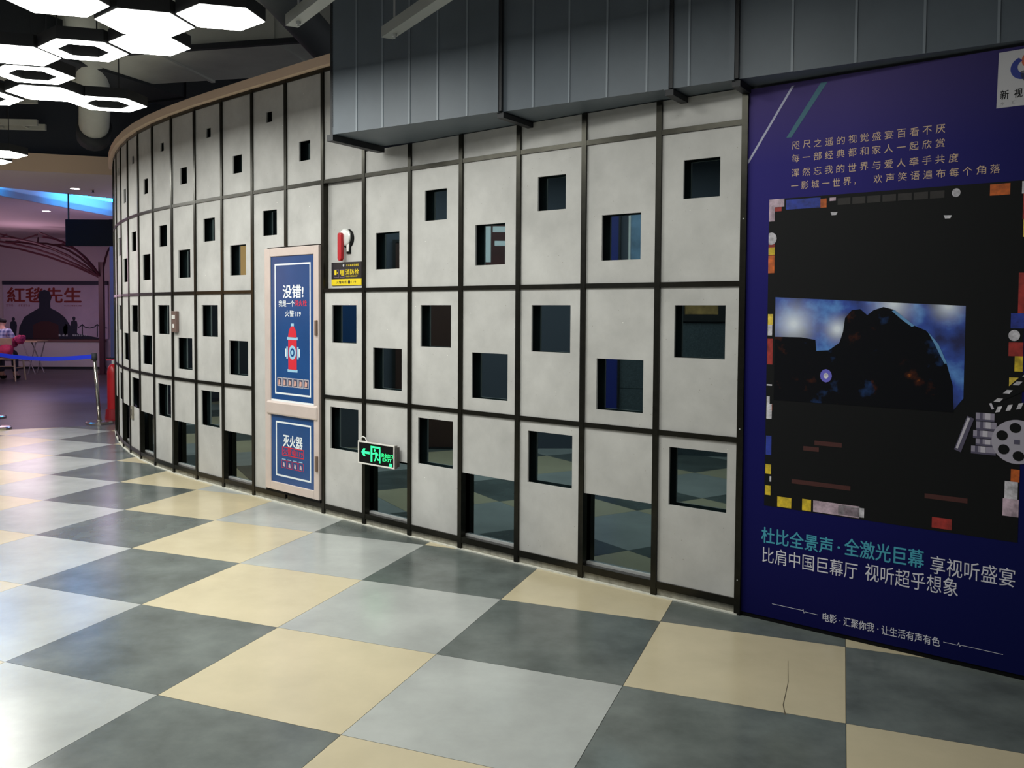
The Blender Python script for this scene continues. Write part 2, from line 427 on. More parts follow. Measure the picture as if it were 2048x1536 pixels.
# dark picture with coloured collage border
flat('picture', rect(0.112, 1.140, 0.548, 1.982), Y0, M_ink_k, po)
Y1 = Y0-0.0006
cols = {'w': (198, 196, 205), 'y': (206, 178, 40), 'o': (190, 92, 30), 'r': (150, 40, 36), 'b': (30, 52, 150), 'p': (190, 168, 184), 'k': (30, 26, 26), 'c': (60, 108, 150), 'g': (220, 190, 70)}
def ink(c): return mat('ink_'+c, cols[c], 0.6, noise=(28, 0.45))
def patch(c, x0, x1, z0, z1, sk=0.0): flat('collage_patch', [(x0, z0), (x1, z0+sk), (x1, z1+sk), (x0, z1)], Y1, ink(c), po)
for c, x0, x1, z0, z1 in (('p', 0.112, 0.182, 1.945, 1.982), ('p', 0.112, 0.138, 1.880, 1.945), ('r', 0.138, 0.170, 1.925, 1.944), ('b', 0.190, 0.345, 1.930, 1.975),
        ('o', 0.345, 0.372, 1.928, 1.968), ('p', 0.385, 0.412, 1.955, 1.970), ('r', 0.112, 0.141, 1.760, 1.775), ('y', 0.112, 0.141, 1.725, 1.760), ('o', 0.112, 0.141, 1.640, 1.722),
        ('g', 0.115, 0.139, 1.400, 1.450), ('w', 0.115, 0.136, 1.350, 1.400), ('r', 0.115, 0.140, 1.215, 1.335), ('w', 0.115, 0.140, 1.115, 1.122),
        ('w', 0.116, 0.141, 0.960, 1.030), ('w', 0.116, 0.130, 1.030, 1.065), ('o', 0.130, 0.142, 1.000, 1.030), ('b', 0.116, 0.142, 0.790, 0.880), ('y', 0.116, 0.142, 0.700, 0.745), ('w', 0.136, 0.144, 0.665, 0.690),
        ('y', 0.116, 0.142, 0.600, 0.645), ('p', 0.340, 0.540, 0.553, 0.605), ('w', 0.450, 0.560, 0.558, 0.600), ('y', 0.290, 0.330, 0.552, 0.605), ('y', 0.175, 0.240, 0.552, 0.600),
        ('r', 0.830, 0.905, 0.560, 0.605), ('p', 1.085, 1.140, 0.650, 0.720), ('o', 1.110, 1.140, 0.790, 0.840), ('w', 1.090, 1.135, 0.720, 0.790),
        ('w', 1.120, 1.140, 1.930, 1.978), ('o', 1.010, 1.080, 1.930, 1.975), ('r', 1.125, 1.140, 1.830, 1.930), ('g', 1.128, 1.140, 1.760, 1.830), ('r', 1.118, 1.140, 1.460, 1.620), ('b', 1.095, 1.140, 1.400, 1.460),
        ('r', 1.090, 1.140, 1.290, 1.345), ('y', 1.112, 1.140, 1.230, 1.290), ('g', 1.095, 1.140, 1.165, 1.205)):
    patch(c, x0, x1, z0, z1)
for x, z, r in ((0.124, 1.800, 0.026), (0.889, 1.952, 0.016), (1.108, 1.372, 0.020)):
    flat('collage_dot', [(max(0.112, x+r*math.cos(a*PI/8)), z+r*1.1*math.sin(a*PI/8)) for a in range(16)], Y1-0.0005, ink('w'), po)
for x, z in ((0.405, 1.898), (0.860, 1.855)):
    flat('ceiling_dot', [(x-0.015, z+0.008), (x+0.015, z+0.006), (x+0.010, z-0.006), (x-0.010, z-0.006)], Y1, ink('w'), po)
for a in range(7): patch('k', 0.42+a*0.062, 0.474+a*0.062, 1.935, 1.965)
M_seat = mat('ink_seat_red', (66, 24, 22), 0.6)
for x0, x1, z in ((0.34, 0.46, 0.868), (0.29, 0.36, 0.838), (0.24, 0.50, 0.680), (0.80, 0.96, 0.690)):
    flat('seat_row', rect(x0, x1, z-0.010, z+0.010), Y1, M_seat, po)
# cinema screen printed in the picture: blue light burst and clouds
def screen_mat():
    m = bpy.data.materials.new('ink_screen_burst'); m.use_nodes = True; nt = m.node_tree; b = nt.nodes['Principled BSDF']
    b.inputs['Roughness'].default_value = 0.6
    tc = nt.nodes.new('ShaderNodeTexCoord'); n = nt.nodes.new('ShaderNodeTexNoise'); n.inputs['Scale'].default_value = 7; n.inputs['Detail'].default_value = 6
    nt.links.new(tc.outputs['Object'], n.inputs['Vector'])
    cr = nt.nodes.new('ShaderNodeValToRGB'); nt.links.new(n.outputs['Fac'], cr.inputs['Fac'])
    e = cr.color_ramp.elements; e[0].position = 0.36; e[0].color = lin((14, 26, 84)); e[1].position = 0.68; e[1].color = lin((96, 156, 226))
    q = e.new(0.52); q.color = lin((40, 74, 168))
    out = cr.outputs['Color']
    for cx, cz, rad in ((0.236, 1.405, 0.17), (0.430, 1.385, 0.10), (0.66, 1.50, 0.15), (0.87, 1.49, 0.11)):
        mp = nt.nodes.new('ShaderNodeVectorMath'); mp.operation = 'DISTANCE'; nt.links.new(tc.outputs['Object'], mp.inputs[0]); mp.inputs[1].default_value = (cx, -0.011, cz)
        mr = nt.nodes.new('ShaderNodeMapRange'); mr.inputs['From Min'].default_value = 0.01; mr.inputs['From Max'].default_value = rad; mr.inputs['To Min'].default_value = 1; mr.inputs['To Max'].default_value = 0
        nt.links.new(mp.outputs['Value'], mr.inputs['Value'])
        mx = nt.nodes.new('ShaderNodeMix'); mx.data_type = 'RGBA'; pw = nt.nodes.new('ShaderNodeMath'); pw.operation = 'POWER'; pw.inputs[1].default_value = 2.2; nt.links.new(mr.outputs['Result'], pw.inputs[0]); nt.links.new(pw.outputs[0], mx.inputs['Factor']); nt.links.new(out, mx.inputs[6]); mx.inputs[7].default_value = lin((226, 236, 250)); out = mx.outputs[2]
    nt.links.new(out, b.inputs['Base Color'])
    return m
flat('printed_screen', [(0.149, 1.528), (0.935, 1.489), (0.935, 1.110), (0.900, 1.06), (0.150, 1.060)][::-1], Y1, screen_mat(), po)
# generic dark ridges in front of the burst (no figure)
Y2 = Y1-0.0006
def ridge_mat():
    m = bpy.data.materials.new('ink_ridge'); m.use_nodes = True; nt = m.node_tree; b = nt.nodes['Principled BSDF']; b.inputs['Roughness'].default_value = 0.6; b.inputs['Specular IOR Level'].default_value = 0.1
    tc = nt.nodes.new('ShaderNodeTexCoord'); out = None
    for sc_, st in ((9.0, ((0.60, (12, 14, 20)), (0.66, (60, 30, 22)), (0.72, (176, 96, 34)))), (6.5, ((0.60, (0, 0, 0)), (0.70, (34, 66, 120)), (0.80, (90, 140, 190))))):
        n = nt.nodes.new('ShaderNodeTexNoise'); n.inputs['Scale'].default_value = sc_; n.inputs['Detail'].default_value = 5; nt.links.new(tc.outputs['Object'], n.inputs['Vector'])
        cr = nt.nodes.new('ShaderNodeValToRGB'); nt.links.new(n.outputs['Fac'], cr.inputs['Fac']); e = cr.color_ramp.elements
        e[0].position, e[1].position = st[0][0], st[2][0]; e[0].color, e[1].color = lin(st[0][1]), lin(st[2][1]); q = e.new(st[1][0]); q.color = lin(st[1][1])
        if out is None: out = cr.outputs['Color']
        else:
            mx = nt.nodes.new('ShaderNodeMix'); mx.data_type = 'RGBA'; mx.blend_type = 'ADD'; mx.inputs['Factor'].default_value = 1; nt.links.new(out, mx.inputs[6]); nt.links.new(cr.outputs['Color'], mx.inputs[7]); out = mx.outputs[2]
    nt.links.new(out, b.inputs['Base Color']); return m
M_ridge = ridge_mat()
flat('dark_ridge', [(0.149, 1.05), (0.90, 1.05), (0.895, 1.16), (0.870, 1.25), (0.835, 1.33), (0.79, 1.385), (0.745, 1.405), (0.700, 1.44), (0.665, 1.472), (0.620, 1.484), (0.580, 1.470), (0.555, 1.448), (0.525, 1.475), (0.490, 1.470), (0.462, 1.435), (0.455, 1.375), (0.440, 1.325), (0.395, 1.290), (0.340, 1.285), (0.335, 1.335), (0.270, 1.345), (0.149, 1.345)], Y2, M_ridge, po)
for c_, p_ in (((96, 150, 200), [(0.795, 1.383), (0.838, 1.330), (0.872, 1.25), (0.862, 1.25), (0.826, 1.325)]), ((96, 150, 200), [(0.665, 1.472), (0.705, 1.438), (0.745, 1.405), (0.735, 1.400), (0.695, 1.430), (0.655, 1.466)])):
    flat('picture_glint', p_, Y2-0.0005, mat('ink_glint_%d_%d' % c_[:2], c_, 0.6), po)
flat('picture_glint', [(0.385+0.026*math.cos(a*PI/6), 1.175+0.030*math.sin(a*PI/6)) for a in range(12)], Y2-0.0005, mat('ink_glint_violet', (104, 100, 205), 0.6), po)
flat('picture_glint', [(0.385+0.011*math.cos(a*PI/6), 1.175+0.013*math.sin(a*PI/6)) for a in range(12)], Y2-0.0010, ink('w'), po)
# film cans, reel and clapperboard
def can_mat():
    m = mat('ink_steel', (150, 145, 165), 0.5, noise=None)
    return m
M_steel = can_mat(); M_steel2 = mat('ink_steel_dark', (84, 80, 104), 0.5); M_steel3 = mat('ink_steel_pale', (196, 192, 206), 0.5)
YC = Y1-0.0008
for a, (x0, x1, z0, z1) in enumerate(((0.982, 1.048, 1.022, 1.056), (0.984, 1.056, 0.986, 1.020), (0.974, 1.052, 0.952, 0.984), (0.984, 1.054, 0.922, 0.950), (0.968, 1.056, 0.888, 0.920))):
    flat('film_can', rect(x0, x1, z0, z1), YC, M_steel, po)
    flat('film_can', rect(x0, x1, z0, z0+0.008), YC-0.0006, M_steel2, po)
    flat('film_can', rect(x0+0.014, x0+0.024, z0+0.008, z1), YC-0.0006, M_steel2, po)
    flat('film_can', rect(x0+0.034, x0+0.052, z0+0.008, z1), YC-0.0006, M_steel3, po)
flat('film_can', [(0.906, 0.898), (0.931, 0.888), (0.976, 1.030), (0.951, 1.040)], YC, M_steel2, po)
flat('film_can', [(0.912, 0.905), (0.920, 0.902), (0.962, 1.030), (0.953, 1.034)], YC-0.0006, M_steel3, po)
rc = (1.128, 0.950); RR = 0.088
flat('film_reel', [(rc[0]+RR*math.cos(a*PI/18), rc[1]+RR*math.sin(a*PI/18)) for a in range(36)], YC-0.0012, mat('ink_reel', (168, 164, 180), 0.5), po)
for a in range(6):
    an = PI/2 + a*PI/3 + 0.12; hx, hz = rc[0]+0.056*math.cos(an), rc[1]+0.056*math.sin(an)
    flat('reel_hole', [(hx+0.020*math.cos(b*PI/8), hz+0.020*math.sin(b*PI/8)) for b in range(16)], YC-0.0020, M_ink_k, po)
flat('reel_hole', rect(rc[0]-0.010, rc[0]+0.010, rc[1]-0.009, rc[1]+0.009), YC-0.0020, M_steel2, po)
flat('clapper_board', [(1.035, 1.088), (1.40, 1.30), (1.40, 1.36), (1.30, 1.395), (1.028, 1.096)], YC, M_ink_k, po)
flat('clapper_board', [(1.050, 1.078), (1.40, 1.165), (1.40, 1.02), (1.075, 1.030)], YC, M_ink_k, po)
dv = Vector((1.30-1.030, 1.395-1.098)); dv.normalize()
for a in range(6):
    p = Vector((1.036, 1.097)) + dv*(0.010+a*0.048)
    flat('clapper_stripe', [(p.x, p.y), (p.x+dv.x*0.020, p.y+dv.y*0.020), (p.x+dv.x*0.020+0.020, p.y+dv.y*0.020), (p.x+0.022, p.y)], YC-0.0006, ink('w'), po)
    x = 1.056+a*0.036; z = 1.083+a*0.009
    flat('clapper_stripe', [(x-0.006, z-0.022), (x+0.010, z-0.018), (x+0.018, z+0.006), (x+0.002, z+0.002)], YC-0.0006, ink('w'), po)
flat('clapper_stripe', [(1.028, 1.096), (1.036, 1.099), (1.046, 1.076), (1.038, 1.072)], YC-0.0006, M_steel3, po)
# white logo square
flat('logo_square', [(1.024, 2.274), (1.330, 2.274), (1.330, 2.496), (1.028, 2.492)], Y0, mat('ink_logo_ground', (190, 190, 196), 0.6), po)
def ring(name, cx, cz, r0, r1, a0, a1, mt, y, off=(0, 0)):
    n = 18; o_ = []; i_ = []
    for a in range(n+1):
        t = a0+(a1-a0)*a/n; o_.append((cx+r1*math.cos(t), cz+r1*math.sin(t))); i_.append((cx+off[0]+r0*math.cos(t), cz+off[1]+r0*math.sin(t)))
    mb = MB()
    for a in range(n): mb.prism([o_[a], o_[a+1], i_[a+1], i_[a]], y-0.0004, y)
    return mb.build(name, mt, po)
YL = Y0-0.0006
ring('logo_swirl', 1.113, 2.420, 0.026, 0.044, PI*0.62, PI*1.72, mat('ink_logo_blue', (36, 52, 140), 0.6), YL, (0.006, 0.004))
ring('logo_swirl', 1.140, 2.448, 0.018, 0.034, PI*0.35, PI*1.45, mat('ink_logo_red', (190, 96, 70), 0.6), YL, (0.006, 0.002))
ring('logo_swirl', 1.150, 2.400, 0.032, 0.046, PI*0.95, PI*1.9, mat('ink_logo_grey', (92, 92, 98), 0.6), YL, (0.004, 0.006))
text('logo_lettering', '新', 1.037, 1.066, 2.324, YL, M_ink_k, po, h=0.036, bold=0.01)
text('logo_lettering', '视', 1.084, 1.112, 2.324, YL, M_ink_k, po, h=0.036, bold=0.01)
M_ink_g = mat('ink_grey', (140, 140, 146), 0.6)
text('logo_lettering', '中', 1.040, 1.050, 2.290, YL, M_ink_g, po, h=0.013)
text('logo_lettering', '汇', 1.076, 1.087, 2.291, YL, M_ink_g, po, h=0.013)
MB().box(0.0, 1.95, -0.006, 0.03, 0.0, 0.018).build('base_gap', M_black, po)

# ------------------------------------------------------------------ fire hydrant cabinet in the partition
A9, A7 = W[9], W[7]; Md = bayM(A9, A7); da = math.atan2((A7-A9).y, (A7-A9).x)
fc = thing('fire_cabinet', 'tall fire cabinet door with blue signs and pinkish aluminium frame between the panels', 'cabinet', tuple(A9), da)
M_frame = mat('pink_aluminium', (214, 200, 194), 0.38, 0.25, noise=(6, 0.06))
M_blue = mat('sign_blue', (30, 72, 128), 0.22, spec=0.6, noise=(2.5, 0.10))
M_sw = mat('sign_white', (226, 234, 238), 0.5); M_sr = mat('sign_red', (206, 34, 52), 0.5); M_sb = mat('sign_pale_blue', (150, 196, 222), 0.5)
x0, x1, zb, zt = 0.198, 0.868, 0.098, 1.915
mb = MB(); mb.box(x0, x0+0.072, -0.030, 0.03, zb, zt); mb.box(x1-0.060, x1, -0.030, 0.03, zb, zt)
mb.box(x0+0.072, x1-0.060, -0.030, 0.03, zt-0.062, zt); mb.box(x0+0.072, x1-0.060, -0.030, 0.03, zb, zb+0.062)
mb.build('door_frame', M_frame, fc, bevel=0.004)
MB().box(x0+0.03, x1-0.01, -0.042, 0.02, 0.668, 0.772).build('middle_rail', M_frame, fc, bevel=0.014)
up_ = MB().box(x0+0.070, x1-0.058, -0.020, -0.012, 0.772, zt-0.060).build('upper_panel', M_blue, fc)
lo_ = MB().box(x0+0.070, x1-0.058, -0.020, -0.012, zb+0.060, 0.668).build('lower_panel', M_blue, fc)
MB().box(x0+0.068, x1-0.056, -0.022, -0.012, 0.766, 0.785).build('white_trim', M_sw, fc)
MB().box(x0-0.004, x1, -0.02, 0.045, 0.078, zb).build('bottom_gap', M_black, fc)
MB().box(x0-0.006, x1+0.006, 0.03, 0.046, zb, zt+0.01).build('carcass', M_black, fc)
for z in (1.33, 0.36): MB().box(x1-0.030, x1-0.008, -0.046, -0.030, z-0.055, z+0.055).build('latch', mat('latch_metal', (150, 128, 112), 0.35, 0.6), fc, bevel=0.004)
YS = -0.0203
MB().frame(0.318, 0.764, 0.826, 1.798, 0.013, YS-0.0005, YS).build('border_line', M_sw, up_)
MB().frame(0.326, 0.764, 0.208, 0.622, 0.013, YS-0.0005, YS).build('border_line', M_sw, lo_)
text('sign_lettering', '没错!', 0.424, 0.676, 1.590, YS, M_sw, up_, h=0.096, bold=0.03)
text('sign_lettering', '我是一个', 0.370, 0.566, 1.502, YS, M_sw, up_, h=0.046, bold=0.02)
text('sign_lettering', '消火栓', 0.570, 0.718, 1.505, YS, M_sr, up_, h=0.044, bold=0.02)
text('sign_lettering', '火警119', 0.452, 0.646, 1.428, YS, M_sw, up_, h=0.046, bold=0.012)
# a plain fire hydrant
hx = 0.541
def arc(cx, cz, rx, rz, a0, a1, n=12): return [(cx+rx*math.cos(a0+(a1-a0)*i/n), cz+rz*math.sin(a0+(a1-a0)*i/n)) for i in range(n+1)]
flat('hydrant_print', rect(hx-0.018, hx+0.018, 1.335, 1.356), YS, M_sb, up_)
flat('hydrant_print', arc(hx, 1.252, 0.052, 0.085, 0, PI), YS, M_sr, up_)
flat('hydrant_print', rect(hx-0.066, hx+0.066, 1.236, 1.256), YS, M_sb, up_)
flat('hydrant_print', rect(hx-0.052, hx+0.052, 1.015, 1.236), YS, M_sr, up_)
flat('hydrant_print', rect(hx-0.062, hx+0.062, 0.998, 1.018), YS, M_sb, up_)
for s in (-1, 1):
    flat('hydrant_print', rect(*sorted((hx+s*0.058, hx+s*0.076)), 1.095, 1.185), YS, M_sb, up_)
    flat('hydrant_print', rect(*sorted((hx+s*0.078, hx+s*0.090)), 1.110, 1.170), YS, M_sw, up_)
flat('hydrant_print', arc(hx, 1.142, 0.045, 0.052, 0, 2*PI, 20)[:-1], YS-0.0006, M_sb, up_)
flat('hydrant_print', arc(hx, 1.142, 0.027, 0.032, 0, 2*PI, 20)[:-1], YS-0.0012, M_blue, up_)
flat('hydrant_print', arc(hx, 1.142, 0.014, 0.017, 0, 2*PI, 20)[:-1], YS-0.0018, M_sb, up_)
for a in range(6):
    xa = 0.348+a*0.066
    flat('step_picture', rect(xa, xa+0.060, 0.886, 0.952), YS, mat('sign_picture', (190, 186, 192), 0.5), up_)
    flat('step_picture', rect(xa+0.006, xa+0.054, 0.892, 0.946), YS-0.0006, mat('sign_picture_dark', (58, 66, 92), 0.5), up_)
    flat('step_picture', [(xa+0.012, 0.895), (xa+0.040, 0.900), (xa+0.034+0.002*a, 0.930), (xa+0.018, 0.938)], YS-0.0012, mat('sign_picture_skin', (206, 160, 150), 0.5), up_)
text('sign_lettering', '灭火器', 0.420, 0.660, 0.482, YS, M_sw, lo_, h=0.090, bold=0.03)
MB().frame(0.406, 0.678, 0.368, 0.436, 0.007, YS-0.0005, YS).build('red_frame', M_sr, lo_)
text('sign_lettering', '火警电119', 0.420, 0.664, 0.402, YS, M_sr, lo_, h=0.046, bold=0.012)
for a in range(4):
    xa = 0.400+a*0.070
    MB().frame(xa, xa+0.062, 0.276, 0.334, 0.003, YS-0.0005, YS).build('step_picture', M_sr, lo_)
    flat('step_picture', [(xa+0.016, 0.290), (xa+0.044, 0.284), (xa+0.036, 0.314), (xa+0.022, 0.320)], YS-0.0003, mat('sign_picture_pale', (196, 172, 180), 0.5), lo_)
    flat('step_picture', rect(xa+0.004, xa+0.050, 0.338, 0.344), YS, M_sb, lo_)

# ------------------------------------------------------------------ lever handle and sign in the recessed bay
M6 = BM_[6]; a6 = math.atan2((W[6]-W[7]).y, (W[6]-W[7]).x)
lv = thing('lever_handle', 'red lever handle hanging from a white round plate above the yellow fire sign', 'handle', tuple(M6 @ Vector((0.212, 0.034, 1.80))), a6)
YB = 0.0
o = MB().lathe([(0.066, 0), (0.066, 0.006), (0.060, 0.010)], 28).build('gasket', M_black, lv); o.rotation_euler = (PI/2, 0, 0); o.location = (0.018, 0, 0.150)
o = MB().lathe([(0.058, 0), (0.058, 0.016), (0.050, 0.022), (0.02, 0.026)], 28).build('round_plate', mat('plate_white', (226, 228, 226), 0.3, 0.2), lv, smooth=False); o.rotation_euler = (PI/2, 0, 0); o.location = (0.004, -0.004, 0.160)
MB().prism([(0.012, 0.045), (0.050, 0.045), (0.050, 0.110), (0.012, 0.110)], -0.010, 0).build('plate_tongue', M_black, lv)
MB().prism([(0.022, 0.060), (0.040, 0.060), (0.046, 0.120), (0.016, 0.120)], -0.016, -0.008).build('plate_tongue', M_white, lv)
MB().prism([(-0.038, 0.010), (-0.026, -0.004), (-0.008, -0.004), (0.004, 0.010), (0.004, 0.178), (-0.008, 0.190), (-0.028, 0.190), (-0.038, 0.178)], -0.052, -0.024).build('red_handle', M_redp, lv, bevel=0.006)
MB().tube([(-0.017, -0.002, 0.158), (-0.017, -0.040, 0.158)], 0.010, 10).build('pivot', M_alu, lv)
o = MB().lathe([(0.012, 0), (0.012, 0.008)], 12).build('bolt', M_alu, lv); o.rotation_euler = (PI/2, 0, 0); o.location = (-0.075, 0, 0.170)

sg = thing('fire_sign', 'black and yellow fire hydrant sign below the red lever handle', 'sign', tuple(M6 @ Vector((-0.033, 0.034, 1.62))), a6)
M_sk = mat('sign_black', (34, 30, 34), 0.4); M_sy = mat('sign_yellow', (232, 206, 26), 0.45)
MB().box(0.090, 0.412, -0.008, 0, 0.052, 0.168).build('black_plate', M_sk, sg)
MB().box(0.090, 0.412, -0.008, 0, 0.008, 0.052).build('yellow_plate', M_sy, sg)
yq = -0.0082
text('sign_lettering', '消防栓', 0.246, 0.386, 0.100, yq, M_sy, sg, h=0.038, bold=0.02)
text('sign_lettering', 'FIRE HYDRANT', 0.250, 0.372, 0.070, yq, M_sy, sg, h=0.010)
marks('sign_lettering', 7, 0.254, 0.390, 0.146, 0.014, yq, M_sy, sg)
text('sign_lettering', '火警电话', 0.146, 0.256, 0.030, yq, M_sk, sg, h=0.020, bold=0.01)
text('sign_lettering', '119', 0.305, 0.356, 0.030, yq, M_sk, sg, h=0.016, bold=0.01)
flat('sign_emblem', arc(0.283, 0.030, 0.012, 0.014, 0, 2*PI, 14)[:-1], yq, M_sk, sg)
flat('sign_emblem', arc(0.2235, 0.146, 0.008, 0.010, 0.5, 5.2, 10), yq, mat('sign_pale', (196, 196, 204), 0.5), sg)
for xa in (0.118, 0.182):
    MB().frame(xa, xa+0.052, 0.064, 0.118, 0.002, yq-0.0004, yq).build('pictogram', mat('sign_mauve', (140, 120, 150), 0.5), sg)
flat('pictogram', rect(0.124, 0.146, 0.082, 0.116), yq-0.0005, M_sy, sg); flat('pictogram', rect(0.150, 0.160, 0.092, 0.098), yq-0.0005, M_sy, sg)
for xa in (0.188, 0.200, 0.212, 0.222): flat('pictogram', rect(xa, xa+0.007, 0.074+0.01*(xa < 0.19), 0.114), yq-0.0005, M_sy, sg)
flat('pictogram', rect(0.186, 0.230, 0.098, 0.103), yq-0.0008, M_sy, sg)

# ------------------------------------------------------------------ exit sign
M5 = BM_[5]; a5 = math.atan2((W[5]-W[6]).y, (W[5]-W[6]).x)
ex = thing('exit_sign', 'lit green running man EXIT sign in a white frame on the partition', 'sign', tuple(M5 @ Vector((0.004, -0.055, 0.430))), a5+0.02)
MB().box(0.0, 0.350, -0.002, 0.022, 0.0, 0.150).build('housing', mat('sign_case', (150, 146, 142), 0.4, 0.2), ex)
MB().frame(-0.002, 0.352, -0.002, 0.152, 0.010, -0.008, -0.002).build('frame', mat('sign_frame_white', (222, 220, 216), 0.4), ex, bevel=0.002)
MB().box(0.008, 0.342, -0.004, -0.002, 0.008, 0.142).build('face', M_black, ex)
MB().box(0.355, 0.362, 0.002, 0.030, 0.012, 0.140).build('side_bracket', mat('sign_side', (90, 84, 82), 0.5), ex)
MB().box(0.12, 0.23, 0.022, 0.056, 0.02, 0.13).build('mount', M_black, ex)
M_gr = mat('exit_green', (40, 210, 120), 0.5, emit=(40, 235, 130), es=1.6)
ye = -0.0042
flat('arrow', [(0.030, 0.078), (0.052, 0.104), (0.072, 0.104), (0.060, 0.086), (0.112, 0.086), (0.112, 0.070), (0.060, 0.070), (0.072, 0.052), (0.052, 0.052)][::-1], ye, M_gr, ex)
mb = MB()
for p in (rect(0.122, 0.138, 0.022, 0.128), rect(0.138, 0.216, 0.116, 0.128), rect(0.205, 0.217, 0.022, 0.116)): mb.prism(p, ye-0.0004, ye)
mb.build('doorway_pictogram', M_gr, ex)
mb = MB()
for p in (arc(0.161, 0.101, 0.008, 0.009, 0, 2*PI, 10)[:-1], [(0.168, 0.090), (0.186, 0.090), (0.184, 0.058), (0.168, 0.058)], [(0.140, 0.082), (0.168, 0.088), (0.168, 0.078), (0.140, 0.072)], [(0.186, 0.090), (0.198, 0.076), (0.194, 0.068), (0.184, 0.080)], [(0.168, 0.058), (0.178, 0.058), (0.166, 0.030), (0.156, 0.030), (0.164, 0.044)], [(0.178, 0.058), (0.186, 0.058), (0.192, 0.048), (0.206, 0.046), (0.206, 0.037), (0.188, 0.038)]):
    mb.prism(p, ye-0.0010, ye-0.0004)
mb.build('running_pictogram', M_gr, ex)
text('exit_lettering', '安全出口', 0.226, 0.334, 0.078, ye, M_gr, ex, h=0.026, bold=0.012)
text('exit_lettering', 'EXIT', 0.238, 0.324, 0.049, ye, M_gr, ex, h=0.020, bold=0.012)
flat('exit_lettering', rect(0.300, 0.328, 0.010, 0.030), ye, M_gr, ex)
MB().tube([(0.012, 0.006, 0.150), (0.018, 0.004, 0.170), (0.040, 0.0, 0.182), (0.066, 0.0, 0.174), (0.078, 0.002, 0.150)], 0.004, 8).build('cable_loop', M_white, ex)

# ------------------------------------------------------------------ small wall plates
M11 = BM_[11]; a11 = math.atan2((W[11]-W[12]).y, (W[11]-W[12]).x)
sw = thing('switch_plate', 'brown switch plate with three white buttons on the curved partition', 'switch', tuple(M11 @ Vector((0.026, -0.030, 1.252))), a11)
MB().box(0, 0.090, 0, 0.030, 0, 0.186).build('plate', mat('plate_brown', (104, 84, 78), 0.5), sw, bevel=0.004)
for xa, za in ((0.020, 0.118), (0.052, 0.118), (0.035, 0.040)): MB().box(xa, xa+0.022, -0.005, 0, za, za+0.034).build('button', M_white, sw)
M14 = BM_[14]; a14 = math.atan2((W[14]-W[15]).y, (W[14]-W[15]).x)
sk = thing('socket_plate', 'small grey socket plate low on the far end of the partition', 'socket', tuple(M14 @ Vector((0.05, -0.014, 0.36))), a14)
MB().box(0, 0.10, 0, 0.014, 0, 0.13).build('plate', mat('plate_grey', (128, 124, 112), 0.5), sk, bevel=0.003)
MB().box(0.025, 0.075, -0.002, 0, 0.035, 0.095).build('socket_face', mat('plate_grey_dark', (92, 90, 84), 0.5), sk)

# ------------------------------------------------------------------ the big air duct over the right half
DZ0, DZ1 = 2.52, 3.95
dA = Vector((-0.716, 5.556, 0)); dB = Vector((2.30, 3.515, 0)); de = (dB-dA).normalized(); dang = math.atan2(de.y, de.x)
du = thing('air_duct', 'large grey sheet metal air duct running above the right half of the partition', 'duct', tuple(dA), dang)
DL = (dB-dA).length
xs = [0.0, 1.170, 2.420, DL+0.6]
offs = [0.0, 0.012, 0.006]
for a in range(3):
    MB().box(xs[a], xs[a+1], offs[a], 0.475, DZ0, DZ1).build('duct_section', M_duct, du)
    n = 6 if a < 2 else 7
    for q in range(1, n):
        x = xs[a]+(xs[a+1]-xs[a])*q/n
        MB().prism([(0, 0)]*0 or [(x-0.005, DZ0), (x+0.005, DZ0), (x+0.005, DZ1), (x-0.005, DZ1)], offs[a]-0.004, offs[a]+0.001).build('seam', mat('duct_seam_highlight', (128, 138, 148), 0.45), du)  # seams paler than the duct: light caught by their edges is in the colour
for x, y, dp in ((xs[1], -0.016, 0.44), (2.105, 0.0, 0.30), (xs[2], -0.016, 0.24)):
    MB().box(x-0.012, x+0.012, y, 0.475, DZ0-0.006, DZ1).build('flange', M_duct, du)
    MB().box(x+0.012, x+0.030, y+0.004, y+0.020, DZ0, DZ1).build('flange_shadow_strip', M_ductdark, du)  # dark strip beside the flange, its shadow put into the colour
    mb = MB(); mb.box(x-0.002, x+0.036, 0.0, dp, DZ0-0.034, DZ0-0.006); mb.build('support_angle', M_ductdark, du)
    MB().box(x, x+0.030, dp-0.02, dp+0.005, DZ0-0.055, DZ0-0.034).build('support_nut', M_ductdark, du)
MB().box(-0.012, 0.012, 0.0, 0.475, DZ0, DZ1).build('end_flange', M_ductdark, du)
MB().box(-0.030, 0.020, -0.014, 0.49, DZ0-0.040, DZ0-0.003).build('support_angle', M_ductdark, du)

# ------------------------------------------------------------------ ceiling with services
struct(MB().prismz([(-13, -3), (6, -3), (6, 14), (-13, 14)], 4.75, 4.9).build('ceiling', M_ceil), 'dark painted concrete ceiling slab above the services')
M_serv = mat('service_grey', (205, 207, 200), 0.6, noise=(1.3, 0.15))
M_servd = mat('service_dark', (44, 48, 54), 0.7)
def beam(name, p, q, w, h, z, mt, label, cat, group=None):
    p = Vector((*p, 0)); q = Vector((*q, 0)); d = (q-p); L = d.length; an = math.atan2(d.y, d.x)
    t = thing(name, label, cat, (p.x, p.y, z), an, group)
    MB().box(0, L, -w/2, w/2, 0, h).build('body', mt, t)
    return t, L
d1, L1 = beam('ceiling_duct', (-4.6, 9.3), (-0.1, 8.2), 1.15, 0.5, 3.78, M_serv, 'wide grey duct crossing the dark ceiling behind the fascia', 'duct')
for x in (0.9, 2.1, 3.3): MB().box(x-0.02, x+0.02, -0.60, 0.60, -0.02, 0.52).build('flange', M_serv, d1)
MB().box(0, L1, -0.62, -0.57, -0.045, 0.0).build('edge_angle', M_servd, d1)
